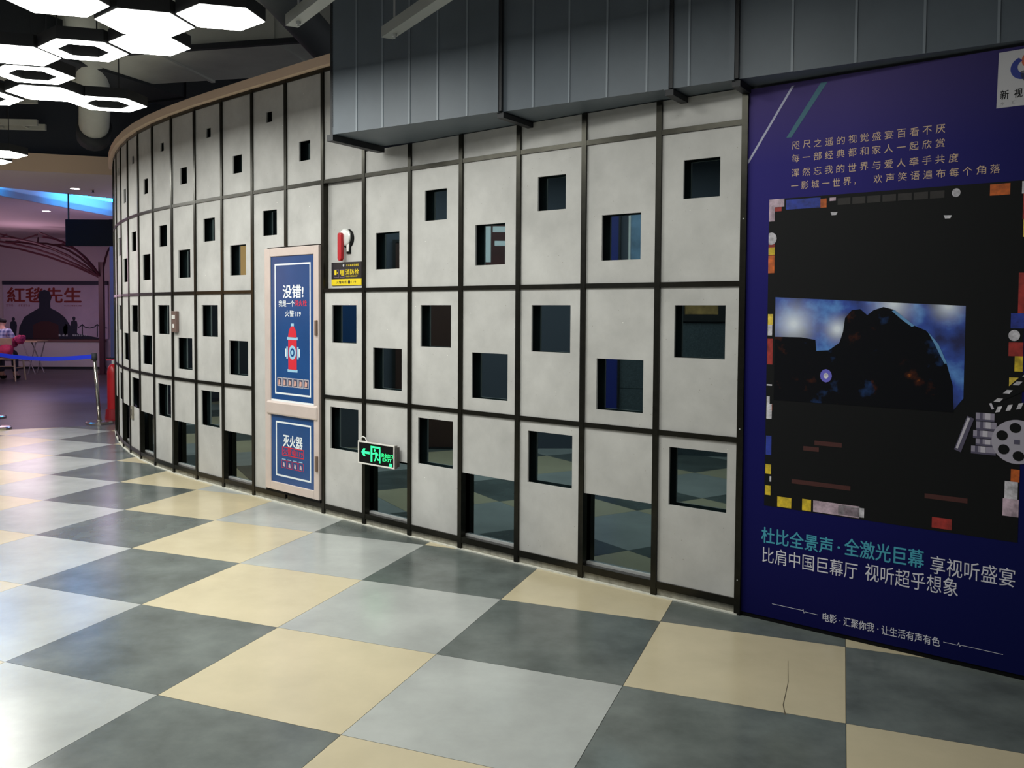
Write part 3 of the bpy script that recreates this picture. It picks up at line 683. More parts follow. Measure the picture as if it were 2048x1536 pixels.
d2, L2 = beam('ceiling_duct', (-6.5, 6.6), (-1.6, 5.2), 0.9, 0.4, 4.0, M_serv, 'grey duct right above the hexagon lights', 'duct')
MB().box(1.5, 1.54, -0.46, 0.46, -0.02, 0.42).build('flange', M_serv, d2)
d3, L3 = beam('ceiling_duct', (-2.6, 11.2), (-4.3, 7.4), 0.5, 0.35, 3.75, M_servd, 'dark box duct between the wide duct and the hexagon lights', 'duct')
MB().box(1.2, 1.24, -0.27, 0.27, -0.02, 0.37).build('flange', M_servd, d3)
for a, (p, q, z, lab) in enumerate((((-8.5, 10.6), (-4.9, 10.9), 3.62, 'lower grey cable tray above the hall entrance'), ((-8.0, 9.6), (-4.55, 9.9), 3.72, 'upper grey cable tray near the hexagon lights'))):
    t, L = beam('cable_tray', p, q, 0.05, 0.07, z, M_serv, lab, 'cable tray')
    MB().box(0, L, 0.25, 0.30, 0, 0.07).build('side_rail', M_serv, t)
    for q_ in range(int(L/0.3)): MB().box(0.1+q_*0.3, 0.13+q_*0.3, 0.025, 0.25, 0.01, 0.03).build('rung', M_serv, t)
    for x in (0.6, L-0.4): MB().box(x-0.006, x+0.006, 0.13, 0.142, 0.07, 4.76-z).build('hanger_rod', M_servd, t)
pp_ = thing('ceiling_pipe', 'dark round pipe bending down behind the hexagon lights', 'pipe', (-1.35, 6.9, 3.6))
MB().tube([(-0.9, -1.6, 0.95), (-0.25, -0.6, 0.55), (0.0, 0.0, 0.28), (0.35, 0.7, 0.0), (0.75, 1.5, -0.16)], 0.14, 16).build('pipe', mat('pipe_grey', (84, 90, 94), 0.55), pp_, smooth=True)
MB().tube([(-0.30, -0.68, 0.58), (-0.22, -0.54, 0.52)], 0.165, 16).build('coupling', M_servd, pp_, smooth=True)
p2 = thing('ceiling_pipe', 'round grey pipe end showing below the far ceiling', 'pipe', (-4.0, 10.3, 3.42))
MB().tube([(0.9, -2.6, 0.75), (0.25, -0.6, 0.25), (0.0, 0.0, 0.0)], 0.16, 16).build('pipe', M_serv, p2, smooth=True)
MB().tube([(0.06, -0.13, 0.055), (-0.03, 0.06, -0.03)], 0.185, 16).build('collar', M_servd, p2, smooth=True)
# steel channels hanging in front of the duct
M_chan = mat('galvanised_channel', (168, 172, 170), 0.45, 0.3)
def channel(p, q, label):
    p = Vector(p); q = Vector(q); d = q-p; L = d.length
    t = thing('steel_channel', label, 'channel', tuple(p), math.atan2(d.y, d.x), 'steel channels below the ceiling')
    mb = MB(); mb.box(0, L, -0.035, 0.035, 0, 0.004); mb.box(0, L, -0.035, -0.031, 0.004, 0.058); mb.box(0, L, 0.031, 0.035, 0.004, 0.058)
    mb.build('channel', M_chan, t)
    MB().tube([(0.10, 0, -0.025), (0.10, 0, 4.745-p.z)], 0.006, 8).build('threaded_rod', M_alu, t)
    MB().lathe([(0.014, -0.016), (0.014, 0.0)], 6, 0.10, 0).build('nut', M_alu, t)
    return t
channel((-0.83, 4.82, 2.94), (-0.33, 3.95, 2.94), 'pale steel channel left of the big duct')
channel((-0.345, 5.02, 2.94), (0.10, 4.15, 2.94), 'pale steel channel hanging in front of the big duct')
struct(MB().prismz([(-12.5, 8.80), (-5.43, 11.16), (-3.0, 11.97), (0.5, 13.2), (0.5, 13.3), (-3.0, 12.07), (-5.43, 11.26), (-12.5, 8.90)], 3.34, 4.75).build('wall_bulkhead', mat('bulkhead_dark', (52, 57, 68), 0.8)), 'dark bulkhead above the hall entrance')

# ------------------------------------------------------------------ hexagon lights
M_diff = mat('hex_diffuser', (255, 255, 250), 0.5, emit=(255, 255, 247), es=HEX_POWER)
M_hous = mat('hex_housing', (30, 31, 34), 0.6)
HZ = 2.90; HE = 0.242
hang = math.radians(16.5)
def hexp(r, z=0): return [(r*math.cos(hang+a*PI/3), r*math.sin(hang+a*PI/3)) for a in range(6)]
def hexlight(x, y, ringed, label, z=HZ, group='hexagon ceiling lights', HE=HE):
    HI = HE*0.565
    t = thing('hexagon_light', label, 'ceiling light', (x, y, z), 0, group)
    if ringed:
        o, i = hexp(HE-0.006), hexp(HI+0.002)
        v = [(*p, 0.0) for p in o]+[(*p, 0.0) for p in i]
        f = [(k, (k+1) % 6, 6+(k+1) % 6, 6+k) for k in range(6)]
        pyd('diffuser', v, f, M_diff, t)
        o, i = hexp(HE-0.002), hexp(HI)
        v = [(*p, zz) for zz in (0.002, 0.07) for p in o+i]; f = []
        for k in range(6):
            j = (k+1) % 6
            f += [(k, j, 12+j, 12+k), (6+k, 6+j, 18+j, 18+k), (12+k, 12+j, 18+j, 18+k), (k, j, 6+j, 6+k)]
        pyd('housing', v, f, M_hous, t)
    else:
        pyd('diffuser', [(*p, 0.0) for p in hexp(HE-0.006)], [tuple(range(6))], M_diff, t)
        MB().prismz(hexp(HE-0.002), 0.002, 0.07).build('housing', M_hous, t)
    MB().tube([(0, HE*0.8, 0.07), (0, HE*0.8, 4.76-z)], 0.004, 6).build('hanger_wire', M_servd, t)
    return t
# (position measured at a height of 3.3 m and edge there), scaled down to the hanging height
def hexat(x, y, e, rg, lab):
    f = (HZ-HC)/(3.3-HC)
    hexlight(x*f, y*f, rg, lab, HZ, HE=e*f)
for x, y, e, rg, lab in ((-1.97, 5.95, 0.312, 0, 'large solid hexagon light in the middle of the top row'), (-1.45, 5.83, 0.280, 0, 'solid hexagon light furthest right of the cluster'), (-2.10, 6.44, 0.278, 0, 'solid hexagon light right of the upper hollow ring'),
        (-2.62, 6.58, 0.308, 1, 'upper hollow hexagon ring light between two solid ones'), (-2.37, 5.53, 0.312, 0, 'solid hexagon light cut by the top edge at the left'), (-3.16, 6.70, 0.310, 0, 'solid hexagon light left of the upper hollow ring'),
        (-3.30, 7.27, 0.318, 1, 'hollow hexagon ring light at the left edge below a solid one'), (-3.48, 7.89, 0.318, 0, 'lowest solid hexagon light of the cluster'), (-4.08, 8.05, 0.318, 1, 'hollow hexagon ring light cut by the left edge'),
        (-3.09, 8.30, 0.340, 1, 'hollow hexagon ring light nearest the curved fascia'),
        (-5.42, 11.0, 0.330, 0, 'far small solid hexagon light at the left edge above the hall entrance'), (-5.85, 11.5, 0.330, 0, 'farthest hexagon light mostly cut off by the left edge')):
    hexat(x, y, e, rg, lab)
for x, y in ((-2.9, 5.05), (-2.55, 4.35), (-1.9, 2.9), (-1.05, 3.0), (-2.6, 3.6), (-4.5, 6.9), (-5.0, 7.6), (-5.35, 8.4), (-5.65, 9.2), (-6.1, 8.0), (-6.4, 9.4), (-3.95, 7.35), (-4.5, 8.05), (-5.08, 8.92), (-5.55, 10.35), (0.5, 3.15), (-0.25, 3.7)):  # unseen lights added above and beside the camera to brighten wall and floor
    hexlight(x, y, 0, 'solid hexagon light added out of view to brighten the lobby')

# ------------------------------------------------------------------ lobby wall opposite the partition (seen in the mirror glass)
M_opp = mat('opposite_wall_paint', (72, 78, 90), 0.7, noise=(1.5, 0.08))
M_gran = mat('dark_granite', (66, 76, 82), 0.4, noise=(60, 0.35), speck=[(90, 0.18, (110, 122, 126))])
O0, O1, O2 = Vector((-2.0, 0.3, 0)), Vector((-3.75, 4.0, 0)), Vector((-3.95, 7.0, 0))
def wallM(p, q):
    e = (q-p).normalized(); n = Vector((-e.y, e.x, 0)); M = Matrix((e, n, Vector((0, 0, 1)))).transposed().to_4x4(); M.translation = p; return M
Mo1, Mo2 = wallM(O0, O1), wallM(O1, O2)
mb = MB(); mb.box(-1.5, (O1-O0).length, 0, 0.15, 0, 3.2, Mo1); mb.box(0, (O2-O1).length, 0, 0.15, 0, 3.2, Mo2)
wl = struct(mb.build('wall_left', M_opp), 'lobby wall opposite the partition')
for x in (-1.2, -0.4, 0.4, 1.2, 2.0, 2.8):
    for z0, z1 in ((0.0, 0.655), (0.66, 1.33)):
        MB().box(x, x+0.795, -0.02, 0.0, z0, z1, Mo1).build('granite_slab', M_gran, wl)
def onwall(name, M, x0, x1, z0, z1, label, cat, cb, cf, w=0.03):
    an = math.atan2(M[1][0], M[0][0])
    t = thing(name, label, cat, tuple(M @ Vector((x0, -0.021, z0))), an)
    W_, H_ = x1-x0, z1-z0
    MB().box(0, W_, -0.02, 0.0, 0, H_).build('board', cb, t)
    MB().frame(-w, W_+w, -w, H_+w, w, -0.03, 0.0).build('frame', cf, t)
    return t
M_fr = mat('frame_black', (16, 17, 20), 0.5)
onwall('framed_picture', Mo1, 2.30, 2.62, 1.42, 2.3, 'gold picture in a black frame reflected in the mirror glass', 'picture', mat('gold_picture', (150, 120, 70), 0.5, noise=(9, 0.5)), M_fr, 0.07)
onwall('blue_banner', Mo1, 3.46, 3.70, 0.3, 3.0, 'narrow dark blue banner reflected in the mirror glass', 'banner', mat('banner_blue', (22, 36, 120), 0.5), M_fr, 0.02)
onwall('film_poster', Mo1, 2.98, 3.34, 1.7, 2.6, 'pale blue film poster reflected in the mirror glass', 'poster', mat('poster_sky', (110, 140, 170), 0.5, noise=(4, 0.4)), M_white, 0.02)
rp = onwall('red_poster', Mo2, 0.55, 1.20, 1.5, 2.9, 'dark red poster with white strokes reflected in the mirror glass', 'poster', mat('poster_red', (70, 26, 26), 0.5, noise=(3, 0.4)), M_fr)
for r_ in (rect(0.10, 0.40, 0.76, 0.82), rect(0.10, 0.38, 0.62, 0.67), rect(0.20, 0.27, 0.40, 0.62), rect(0.42, 0.48, 0.45, 0.82)): flat('stroke', r_, -0.0205, M_sw, rp)
onwall('lobby_door', Mo2, 1.30, 2.05, 0.02, 2.15, 'dark brown lobby door reflected in the mirror glass', 'door', mat('door_brown', (62, 38, 32), 0.5, noise=(2, 0.15)), M_fr)
bs = onwall('blue_sign', Mo2, 2.35, 2.92, 0.55, 2.0, 'blue sign with white border reflected in the mirror glass', 'sign', M_blue, M_frame)
MB().frame(0.06, 0.51, 0.06, 1.39, 0.013, -0.0206, -0.02).build('border_line', M_sw, bs)
struct(MB().box(-9.2, -9.0, 6.0, 12.0, 0, 3.2).build('wall_left_far', mat('far_wall_paint', (74, 76, 84), 0.8)), 'far side wall of the lobby')
mn = thing('menu_board', 'glowing warm menu board reflected in the curved mirror glass', 'sign', (-8.98, 9.0, 1.5), PI/2)
MB().box(-1.0, 0.6, -0.05, 0.0, 0, 1.0).build('panel', mat('menu_glow', (230, 170, 110), 0.5, emit=(255, 190, 120), es=1.4), mn)
MB().frame(-1.03, 0.63, -0.03, 1.03, 0.04, -0.07, 0).build('frame', M_fr, mn)

# ------------------------------------------------------------------ hall at the back
M_hwall = mat('hall_wall', (196, 176, 186), 0.8); M_soff = mat('soffit_white', (214, 198, 192), 0.7)
struct(MB().box(-17, -1, 22.0, 22.2, 0, 4.2).build('wall_back', M_hwall), 'plain back wall of the hall')
struct(MB().box(-4.6, -4.4, 13.5, 22.0, 0, 4.2).build('wall_hall_right', M_hwall), 'right side wall of the hall')
ZS = 3.12
nl, nr, fl_, fr_ = Vector((-6.20, 12.62)), Vector((-5.15, 13.91)), Vector((-6.68, 13.58)), Vector((-6.14, 16.57))
def ext(p, q, t): return p+(q-p)*t
nl2, nr2 = ext(nr, nl, 1.3), ext(nl, nr, 1.9); fl2, fr2 = ext(fr_, fl_, 1.3), ext(fl_, fr_, 1.6)
c2 = lambda v: (v.x, v.y)
near = [(-7.9, 10.24), (-5.43, 11.06), (-3.0, 11.87), (-3.0, 14.2), c2(nr2), c2(nl2)]
far = [c2(nl2), c2(fl2), c2(fr2), (-3.5, 22.0), (-17, 22.0), (-17, 7.2), (-7.9, 10.24)]
so = struct(MB().prismz(near, ZS, ZS+0.10).build('ceiling_soffit', M_soff), 'white soffit at the hall entrance')
struct(MB().prismz(far, ZS, ZS+0.10).build('ceiling_hall', mat('hall_ceiling', (206, 186, 192), 0.8)), 'pale ceiling of the hall beyond the blue light slot')
MB().add([(-7.9, 10.22, ZS), (-5.43, 11.04, ZS), (-3.0, 11.85, ZS), (-3.0, 11.85, ZS+0.22), (-5.43, 11.04, ZS+0.22), (-7.9, 10.22, ZS+0.22)], [(0, 1, 4, 5), (1, 2, 3, 4)]).build('fascia_strip', M_cap, so)
# light slot: lid and far side board, with the blue tube
slot = MB(); slot.prismz([c2(nl2), c2(nr2), c2(fr2), c2(fl2)], ZS+0.42, ZS+0.44)
def vwall(mb, p, q, z0, z1, th=0.02):
    e = (q-p).normalized(); n = Vector((-e.y, e.x))*th
    mb.prismz([c2(p), c2(q), c2(q+n), c2(p+n)], z0, z1)
vwall(slot, fl2, fr2, ZS+0.0, ZS+0.43); vwall(slot, nl2, nr2, ZS+0.0, ZS+0.43)
slot.build('slot_lining', M_soff, so)
t_ = thing('led_tube', 'glowing cyan blue light tube inside the ceiling slot', 'light', (0, 0, 0))
M_led = mat('led_cyan', (60, 220, 255), 0.5, emit=(20, 150, 255), es=45.0)
lp = nl+(fl_-nl)*0.72; lq = nr+(fr_-nr)*0.72
MB().tube([(*c2(ext(lq, lp, 0.45)), ZS+0.20), (*c2(ext(lp, lq, 1.25)), ZS+0.20)], 0.03, 8).build('tube', M_led, t_)
MB().tube([(*c2(ext(lq, lp, 0.92)), ZS+0.20), (*c2(ext(lq, lp, 1.6)), ZS+0.20)], 0.03, 8).build('tube', M_led, t_)
def downlight(x, y, label, e=25):
    t = thing('downlight', label, 'ceiling light', (x, y, ZS), 0, 'downlights in the hall soffit')
    MB().lathe([(0.062, -0.006), (0.062, -0.002), (0.05, 0.0)], 20).build('lens', mat('downlight_lens', (255, 250, 245), 0.5, emit=(255, 236, 232), es=e), t)
    MB().lathe([(0.078, -0.005), (0.078, 0.0)], 20).build('trim_ring', M_white, t)
downlight(-5.22, 12.75, 'bright round downlight in the soffit left of the partition')
downlight(-6.95, 15.75, 'faint round downlight beyond the blue slot', 6)
sp_ = thing('sprinkler', 'small dark sprinkler head on the white soffit', 'sprinkler', (-5.05, 12.95, ZS))
MB().lathe([(0.03, -0.03), (0.012, -0.028), (0.012, 0.0)], 10).build('head', M_servd, sp_)
# hanging monitor
tv = thing('monitor', 'black flat monitor hanging from the soffit beside the partition', 'monitor', (-5.12, 13.35, 2.36), 0.05)
MB().box(-0.48, 0.42, -0.03, 0.03, 0.0, 0.385).build('body', mat('monitor_black', (22, 25, 38), 0.6, spec=0.1), tv, bevel=0.006)
MB().box(-0.465, 0.405, -0.032, -0.030, 0.015, 0.370).build('screen', mat('monitor_screen', (18, 22, 36), 0.6, spec=0.1), tv)
MB().tube([(-0.44, 0, 0.38), (-0.44, 0, ZS-2.36)], 0.012, 8).build('hanger_rod', M_servd, tv)
MB().tube([(0.30, 0, 0.38), (0.30, 0, ZS-2.36)], 0.012, 8).build('hanger_rod', M_servd, tv)
# red steel tree columns
M_rst = mat('dark_red_steel', (66, 22, 36), 0.5)
def steel_tree(x, y, label, n, seed):
    rr = random.Random(seed)
    t = thing('steel_tree', label, 'column', (x, y, 0))
    MB().box(-0.05, 0.05, -0.05, 0.05, 0, 2.45).build('column', M_rst, t)
    MB().box(-0.09, 0.09, -0.09, 0.09, 0, 0.015).build('base_plate', M_rst, t)
    for a in range(n):
        an = PI*0.55 + a*(PI*1.0/n) + rr.uniform(-0.1, 0.1); L = rr.uniform(2.2, 3.6)
        p = []
        for q in range(7):
            s = q/6; p.append((L*s*math.cos(an), L*s*math.sin(an)*0.45, 2.1+0.80*(1-(1-s)**2.2)))
        MB().tube(p, 0.024, 6).build('curved_branch', M_rst, t)
        MB().tube([p[4], (p[4][0]+rr.uniform(-.7, .7), p[4][1]+rr.uniform(-.5, .5), 3.0)], 0.018, 6).build('twig', M_rst, t)
steel_tree(-7.60, 19.9, 'dark red steel column with curved branches right of the film banner', 8, 1)
steel_tree(-10.9, 20.3, 'dark red steel column with curved branches left of the film banner', 7, 3)
gp = thing('grey_post', 'grey blue post beside the dark red steel column', 'post', (-6.35, 17.2, 0))
MB().box(-0.045, 0.045, -0.045, 0.045, 0, ZS).build('shaft', mat('post_grey', (92, 96, 118), 0.5), gp); MB().box(-0.08, 0.08, -0.08, 0.08, 0, 0.02).build('base_plate', M_rst, gp)
# film banner and the ledge below it
bn = thing('film_banner', 'wide film banner with red Chinese title above the white ledge', 'banner', (-10.75, 21.93, 0.70))
BWd, BH = 2.52, 1.30
MB().box(0, BWd, 0, 0.06, 0, BH).build('board', mat('banner_sky', (192, 172, 194), 0.7, noise=(0.9, 0.14)), bn)
MB().box(0.0, BWd, -0.04, 0.06, BH, BH+0.09).build('top_batten', mat('batten_navy', (36, 28, 58), 0.6), bn)
yb_ = -0.001
M_title = mat('ink_title_red', (128, 30, 30), 0.6)
text('title_lettering', '紅毯先生', 0.10, 1.88, 1.05, yb_, M_title, bn, h=0.36, bold=0.035)
marks('credit_lettering', 3, 0.07, 0.26, 0.80, 0.04, yb_, M_title, bn); marks('credit_lettering', 5, 0.36, 0.66, 0.80, 0.04, yb_, M_title, bn)
marks('credit_lettering', 9, 1.47, 1.90, 0.80, 0.03, yb_, M_title, bn)
M_suit = mat('ink_suit', (30, 32, 56), 0.6)
flat('printed_figure', [(0.35, 0.0), (0.38, 0.28), (0.50, 0.52), (0.72, 0.66), (0.86, 0.74), (0.87, 0.86), (0.84, 1.00), (0.88, 1.14), (1.00, 1.18), (1.12, 1.14), (1.16, 1.00), (1.13, 0.86), (1.14, 0.74), (1.30, 0.66), (1.48, 0.52), (1.62, 0.30), (1.80, 0.12), (2.45, 0.0)], yb_-0.0006, M_suit, bn)
flat('printed_figure', [(0.70, 0.0), (0.72, 0.34), (0.90, 0.42), (1.10, 0.42), (1.32, 0.34), (1.34, 0.0)], yb_-0.0012, mat('ink_maroon', (66, 26, 34), 0.6), bn)
for x, h_ in ((0.24, 0.52), (1.46, 0.46), (1.52, 0.42), (1.70, 0.54)):
    flat('printed_figure', [(x-0.06, 0.06), (x-0.085, h_-0.20), (x-0.070, h_-0.115), (x-0.018, h_-0.095), (x-0.038, h_-0.065), (x-0.036, h_-0.02), (x, h_), (x+0.036, h_-0.02), (x+0.038, h_-0.065), (x+0.018, h_-0.095), (x+0.070, h_-0.115), (x+0.085, h_-0.20), (x+0.06, 0.06)], yb_-0.0018, M_suit, bn)
for x in (1.90, 2.26):
    flat('printed_rope_post', rect(x-0.012, x+0.012, 0.05, 0.36), yb_-0.0006, M_suit, bn)
polyline('printed_rope', [(1.80, 0.27), (1.90, 0.34), (1.97, 0.28), (2.08, 0.26), (2.19, 0.29), (2.26, 0.35), (2.34, 0.28), (2.50, 0.26)], 0.012, M_suit, bn, yb_-0.0012)
marks('credit_lettering', 3, 1.32, 1.58, 0.09, 0.05, yb_-0.0024, M_sw, bn); marks('credit_lettering', 7, 1.66, 2.02, 0.09, 0.04, yb_-0.0024, M_sw, bn)
lg = thing('ledge', 'white boxed ledge along the hall wall under the film banner', 'ledge', (-10.75, 21.55, 0))
MB().box(0, 2.46, 0, 0.38, 0.05, 0.64).build('body', mat('ledge_white', (208, 196, 200), 0.7), lg); MB().box(-0.02, 2.48, -0.03, 0.38, 0.64, 0.69).build('top', mat('ledge_top', (120, 84, 84), 0.6), lg)
MB().box(0, 2.46, 0.04, 0.38, 0, 0.05).build('toe_kick', M_servd, lg)
# folding table
M_wood = mat('pale_wood', (190, 160, 128), 0.5, noise=(5, 0.12))
tb = thing('folding_table', 'narrow folding table with crossed metal legs in front of the ledge', 'table', (-9.40, 20.0, 0))
MB().box(-0.45, 0.45, -0.28, 0.28, 0.70, 0.73).build('table_top', M_wood, tb, bevel=0.006)
M_tl = mat('table_leg_grey', (140, 128, 134), 0.4, 0.4)
for y in (-0.22, 0.22):
    MB().tube([(0.10, y, 0.70), (0.38, y, 0.0)], 0.013, 8).build('leg', M_tl, tb); MB().tube([(0.40, y, 0.70), (0.22, y, 0.0)], 0.013, 8).build('leg', M_tl, tb)
MB().tube([(-0.40, -0.22, 0.30), (0.26, -0.22, 0.30)], 0.014, 8).build('stretcher', M_tl, tb)
MB().tube([(-0.40, -0.22, 0.70), (-0.40, -0.22, 0.0)], 0.013, 8).build('leg', M_tl, tb)
# wooden armchair with clothes
def chair(x, y, rz, label):
    t = thing('wooden_chair', label, 'chair', (x, y, 0), rz, 'wooden chairs in the hall')
    for sx in (-0.25, 0.25):
        for sy in (-0.22, 0.22):
            MB().tube([(sx*0.94, sy*0.94, 0.44), (sx*1.08, sy*1.08, 0.0)], [0.022, 0.014], 8).build('leg', M_wood, t)
        MB().tube([(sx*0.9, -0.20, 0.26), (sx*0.9, 0.20, 0.26)], 0.010, 8).build('side_rail', M_wood, t)
    MB().box(-0.26, 0.26, -0.25, 0.25, 0.43, 0.46).build('seat', M_wood, t, bevel=0.01)
    MB().tube([(-0.25, -0.22, 0.30), (0.25, -0.22, 0.30)], 0.010, 8).build('rear_rail', M_wood, t)
    for sx in (-0.22, 0.22): MB().tube([(sx, -0.24, 0.45), (sx, -0.30, 0.86)], 0.015, 8).build('back_post', M_wood, t)
    MB().box(-0.24, 0.24, -0.315, -0.285, 0.72, 0.86).build('back_slat', M_wood, t, bevel=0.008)
    return t
chair(-8.80, 18.05, 0.05, 'pale wooden chair with the seated person at the left edge')
def blob(name, pts, rads, mt, parent, seed=0, sub=2):
    """skin-modifier body: chain/tree of joints -> one continuous mesh"""
    vs = [p for p, _ in pts]; ed = [(par, i) for i, (_, par) in enumerate(pts) if par is not None]
    me = bpy.data.meshes.new(name); me.from_pydata(vs, ed, []); me.update()
    o = bpy.data.objects.new(name, me); C.objects.link(o)
    sk = o.modifiers.new('skin', 'SKIN'); sk.use_smooth_shade = True
    for i, r in enumerate(rads):
        r = r if isinstance(r, tuple) else (r, r); me.skin_vertices[0].data[i].radius = r
    me.skin_vertices[0].data[0].use_root = True
    ss = o.modifiers.new('sub', 'SUBSURF'); ss.levels = sub; ss.render_levels = sub
    bpy.context.view_layer.update()
    dg = bpy.context.evaluated_depsgraph_get(); m2 = bpy.data.meshes.new_from_object(o.evaluated_get(dg))
    bpy.data.objects.remove(o); bpy.data.meshes.remove(me)
    for p in m2.polygons: p.use_smooth = True
    if seed:      # crumpled cloth
        rr = random.Random(seed)
        for v in m2.vertices: v.co += Vector((rr.uniform(-1, 1), rr.uniform(-1, 1), rr.uniform(-1, 1)))*0.016
    return link(name, m2, mt, parent)
pn = thing('person', 'seated person in a blue plaid shirt with dark hair bending forward at the left edge', 'person', (-8.98, 18.05, 0.0), 0.0)
M_skin = mat('skin', (196, 150, 128), 0.6)
def plaid_mat():
    m = bpy.data.materials.new('blue_plaid'); m.use_nodes = True; nt = m.node_tree; b = nt.nodes['Principled BSDF']; b.inputs['Roughness'].default_value = 0.8
    tc = nt.nodes.new('ShaderNodeTexCoord'); out = None
    for ax in ('X', 'Z'):
        w = nt.nodes.new('ShaderNodeTexWave'); w.bands_direction = ax; w.inputs['Scale'].default_value = 4.5
        nt.links.new(tc.outputs['Object'], w.inputs['Vector'])
        if out is None: out = w.outputs['Fac']
        else:
            mm = nt.nodes.new('ShaderNodeMath'); mm.operation = 'ADD'; nt.links.new(out, mm.inputs[0]); nt.links.new(w.outputs['Fac'], mm.inputs[1]); out = mm.outputs[0]
    cr = nt.nodes.new('ShaderNodeValToRGB'); mr = nt.nodes.new('ShaderNodeMapRange'); mr.inputs['From Max'].default_value = 2
    nt.links.new(out, mr.inputs['Value']); nt.links.new(mr.outputs['Result'], cr.inputs['Fac'])
    cr.color_ramp.elements[0].color = lin((70, 84, 140)); cr.color_ramp.elements[1].color = lin((206, 214, 232))
    nt.links.new(cr.outputs['Color'], b.inputs['Base Color']); return m
M_plaid = plaid_mat(); M_jean = mat('dark_trousers', (44, 46, 60), 0.8); M_hair = mat('dark_hair', (24, 20, 20), 0.6)
# the body: pelvis, spine, neck, head, arms with hands, legs - facing away (+y), leaning forward
J = [((0, -0.02, 0.54), None), ((0, 0.00, 0.70), 0), ((0, 0.05, 0.86), 1), ((0, 0.10, 0.98), 2), ((0, 0.15, 1.06), 3), ((0, 0.19, 1.13), 4), ((0, 0.22, 1.20), 5),
     ((-0.17, 0.10, 0.97), 3), ((-0.26, 0.18, 0.76), 7), ((-0.18, 0.38, 0.68), 8), ((-0.15, 0.45, 0.68), 9),
     ((0.17, 0.10, 0.97), 3), ((0.26, 0.18, 0.76), 11), ((0.18, 0.38, 0.68), 12), ((0.15, 0.45, 0.68), 13),
     ((-0.11, 0.08, 0.53), 0), ((-0.14, 0.42, 0.54), 15), ((-0.14, 0.44, 0.10), 16), ((-0.14, 0.56, 0.05), 17),
     ((0.11, 0.08, 0.53), 0), ((0.14, 0.42, 0.54), 19), ((0.14, 0.44, 0.10), 20), ((0.14, 0.56, 0.05), 21)]
Rr = [(0.15, 0.12), (0.15, 0.11), (0.16, 0.11), (0.13, 0.09), 0.055, 0.085, 0.095, 0.07, 0.05, 0.038, 0.03, 0.07, 0.05, 0.038, 0.03, 0.09, 0.065, 0.05, 0.04, 0.09, 0.065, 0.05, 0.04]
body = blob('body', J, Rr, M_skin, pn)
# clothing as slightly larger shells over the same joints
Jt = [J[i] for i in range(4)] + [((-0.17, 0.10, 0.97), 3), ((-0.26, 0.18, 0.76), 4), ((-0.19, 0.36, 0.685), 5), ((0.17, 0.10, 0.97), 3), ((0.26, 0.18, 0.76), 7), ((0.19, 0.36, 0.685), 8)]
blob('plaid_shirt', Jt, [(0.175, 0.145), (0.175, 0.135), (0.185, 0.135), (0.15, 0.11), 0.09, 0.068, 0.052, 0.09, 0.068, 0.052], M_plaid, pn)
Jl = [((0, -0.02, 0.54), None), ((-0.11, 0.08, 0.53), 0), ((-0.14, 0.42, 0.54), 1), ((-0.14, 0.44, 0.12), 2), ((0.11, 0.08, 0.53), 0), ((0.14, 0.42, 0.54), 4), ((0.14, 0.44, 0.12), 5)]
blob('trousers', Jl, [(0.17, 0.13), 0.105, 0.08, 0.062, 0.105, 0.08, 0.062], M_jean, pn)
blob('hair', [((0, 0.165, 1.13), None), ((0, 0.18, 1.19), 0), ((0, 0.20, 1.235), 1)], [(0.095, 0.08), (0.108, 0.095), (0.09, 0.085)], M_hair, pn)
for s in (-1, 1):
    blob('shoe', [((s*0.14, 0.42, 0.05), None), ((s*0.14, 0.52, 0.045), 0), ((s*0.14, 0.62, 0.035), 1)], [0.05, 0.05, 0.035], M_black, pn)
jk = blob('jacket', [((-0.10, 0, 0.02), None), ((0.06, 0.02, 0.07), 0), ((0.20, 0.03, 0.15), 1), ((0.30, 0.0, 0.21), 2), ((0.12, 0.0, -0.02), 1), ((0.26, 0.02, 0.05), 2)], [(0.09, 0.05), (0.14, 0.06), (0.12, 0.06), (0.07, 0.05), (0.09, 0.05), (0.08, 0.05)], mat('pink_cloth', (226, 76, 122), 0.8, noise=(6, 0.35), col2=(160, 50, 90)), None, seed=5)
jk.location = (-8.70, 17.93, 0.70); tag(jk, 'crumpled pink jacket hung beside the seated person', 'jacket')
bg_ = blob('bag', [((-0.14, 0, 0.0), None), ((0.0, 0.0, 0.02), 0), ((0.14, 0, 0.02), 1)], [(0.10, 0.11), (0.12, 0.13), (0.10, 0.11)], mat('pink_bag', (232, 70, 100), 0.7, noise=(5, 0.3), col2=(190, 44, 90)), None, seed=6)
bg_.location = (-8.66, 17.74, 0.60); tag(bg_, 'bright pink bag on the chair below the pink jacket', 'bag')
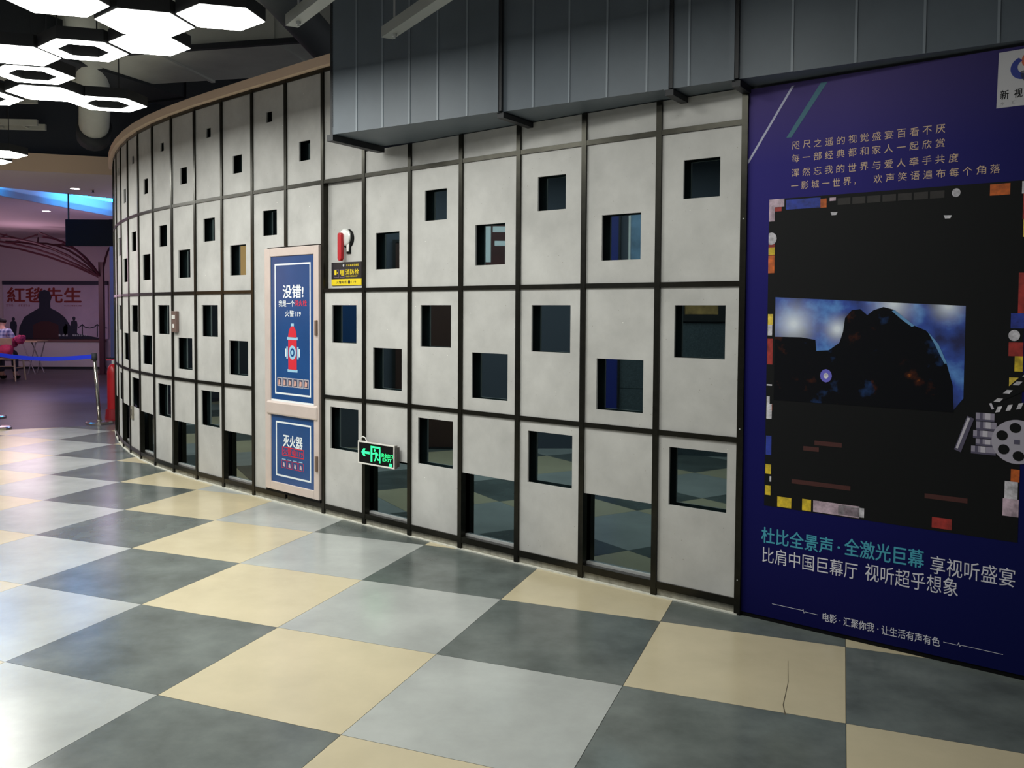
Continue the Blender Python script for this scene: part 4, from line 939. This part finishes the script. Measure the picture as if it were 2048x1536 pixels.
# queue posts and blue belt
M_chr = mat('chrome', (200, 196, 190), 0.18, 0.95)
def stanchion(x, y, tilt, label):
    t = thing('stanchion', label, 'barrier post', (x, y, 0), 0, 'queue barrier posts')
    MB().lathe([(0.17, 0.0), (0.17, 0.018), (0.15, 0.030), (0.05, 0.036), (0.04, 0.05)], 28).build('base', M_chr, t, smooth=False)
    MB().tube([(0, 0, 0.04), (-tilt, 0, 0.86)], 0.024, 14).build('pole', M_chr, t, smooth=True)
    MB().tube([(-tilt*1.0, 0, 0.80), (-tilt*1.02, 0, 0.89)], 0.034, 14).build('belt_head', M_servd, t, smooth=True)
    return t
stanchion(-4.42, 11.45, 0.055, 'chrome queue post with blue belt at the end of the partition')
stanchion(-5.46, 10.92, 0.0, 'nearer chrome queue post at the left edge, only its base showing')
stanchion(-6.05, 12.0, 0.0, 'farther chrome queue post at the left edge, only its base showing')
be = thing('barrier_belt', 'bright blue queue belt stretched across the hall entrance', 'belt', (-4.475, 11.45, 0.85))
q = Vector((-6.05+4.475, 12.0-11.45, 0.0)); mb = MB(); n = 10
for a in range(n):
    s0, s1 = a/n, (a+1)/n; z0 = -0.05*math.sin(PI*s0); z1 = -0.05*math.sin(PI*s1)
    mb.add([(q.x*s, q.y*s+dy, z+dz) for s, z in ((s0, z0), (s1, z1)) for dy in (-0.001, 0.001) for dz in (-0.026, 0.026)], BOXF)
mb.build('webbing', mat('belt_blue', (30, 56, 220), 0.5), be)
# fire extinguisher
fe = thing('fire_extinguisher', 'tall red fire extinguisher standing at the far end of the partition', 'extinguisher', (-4.385, 11.85, 0))
MB().lathe([(0.075, 0.0), (0.080, 0.02), (0.080, 0.62), (0.070, 0.68), (0.045, 0.72), (0.028, 0.73)], 24).build('cylinder', M_redp, fe, smooth=True)
MB().lathe([(0.022, 0.73), (0.022, 0.775), (0.012, 0.78)], 12).build('valve', M_alu, fe)
MB().box(-0.09, 0.03, -0.012, 0.012, 0.775, 0.79).build('handle', M_redp, fe); MB().box(-0.09, 0.02, -0.010, 0.010, 0.80, 0.812).build('lever', M_black, fe)
MB().tube([(0.02, 0, 0.75), (0.085, 0.0, 0.72), (0.098, 0, 0.60), (0.098, 0, 0.30)], 0.010, 8).build('hose', M_black, fe)
MB().lathe([(0.11, 0.0), (0.11, 0.02), (0.10, 0.14), (0.088, 0.14), (0.088, 0.02)], 24).build('stand', mat('stand_red', (140, 20, 34), 0.5), fe)
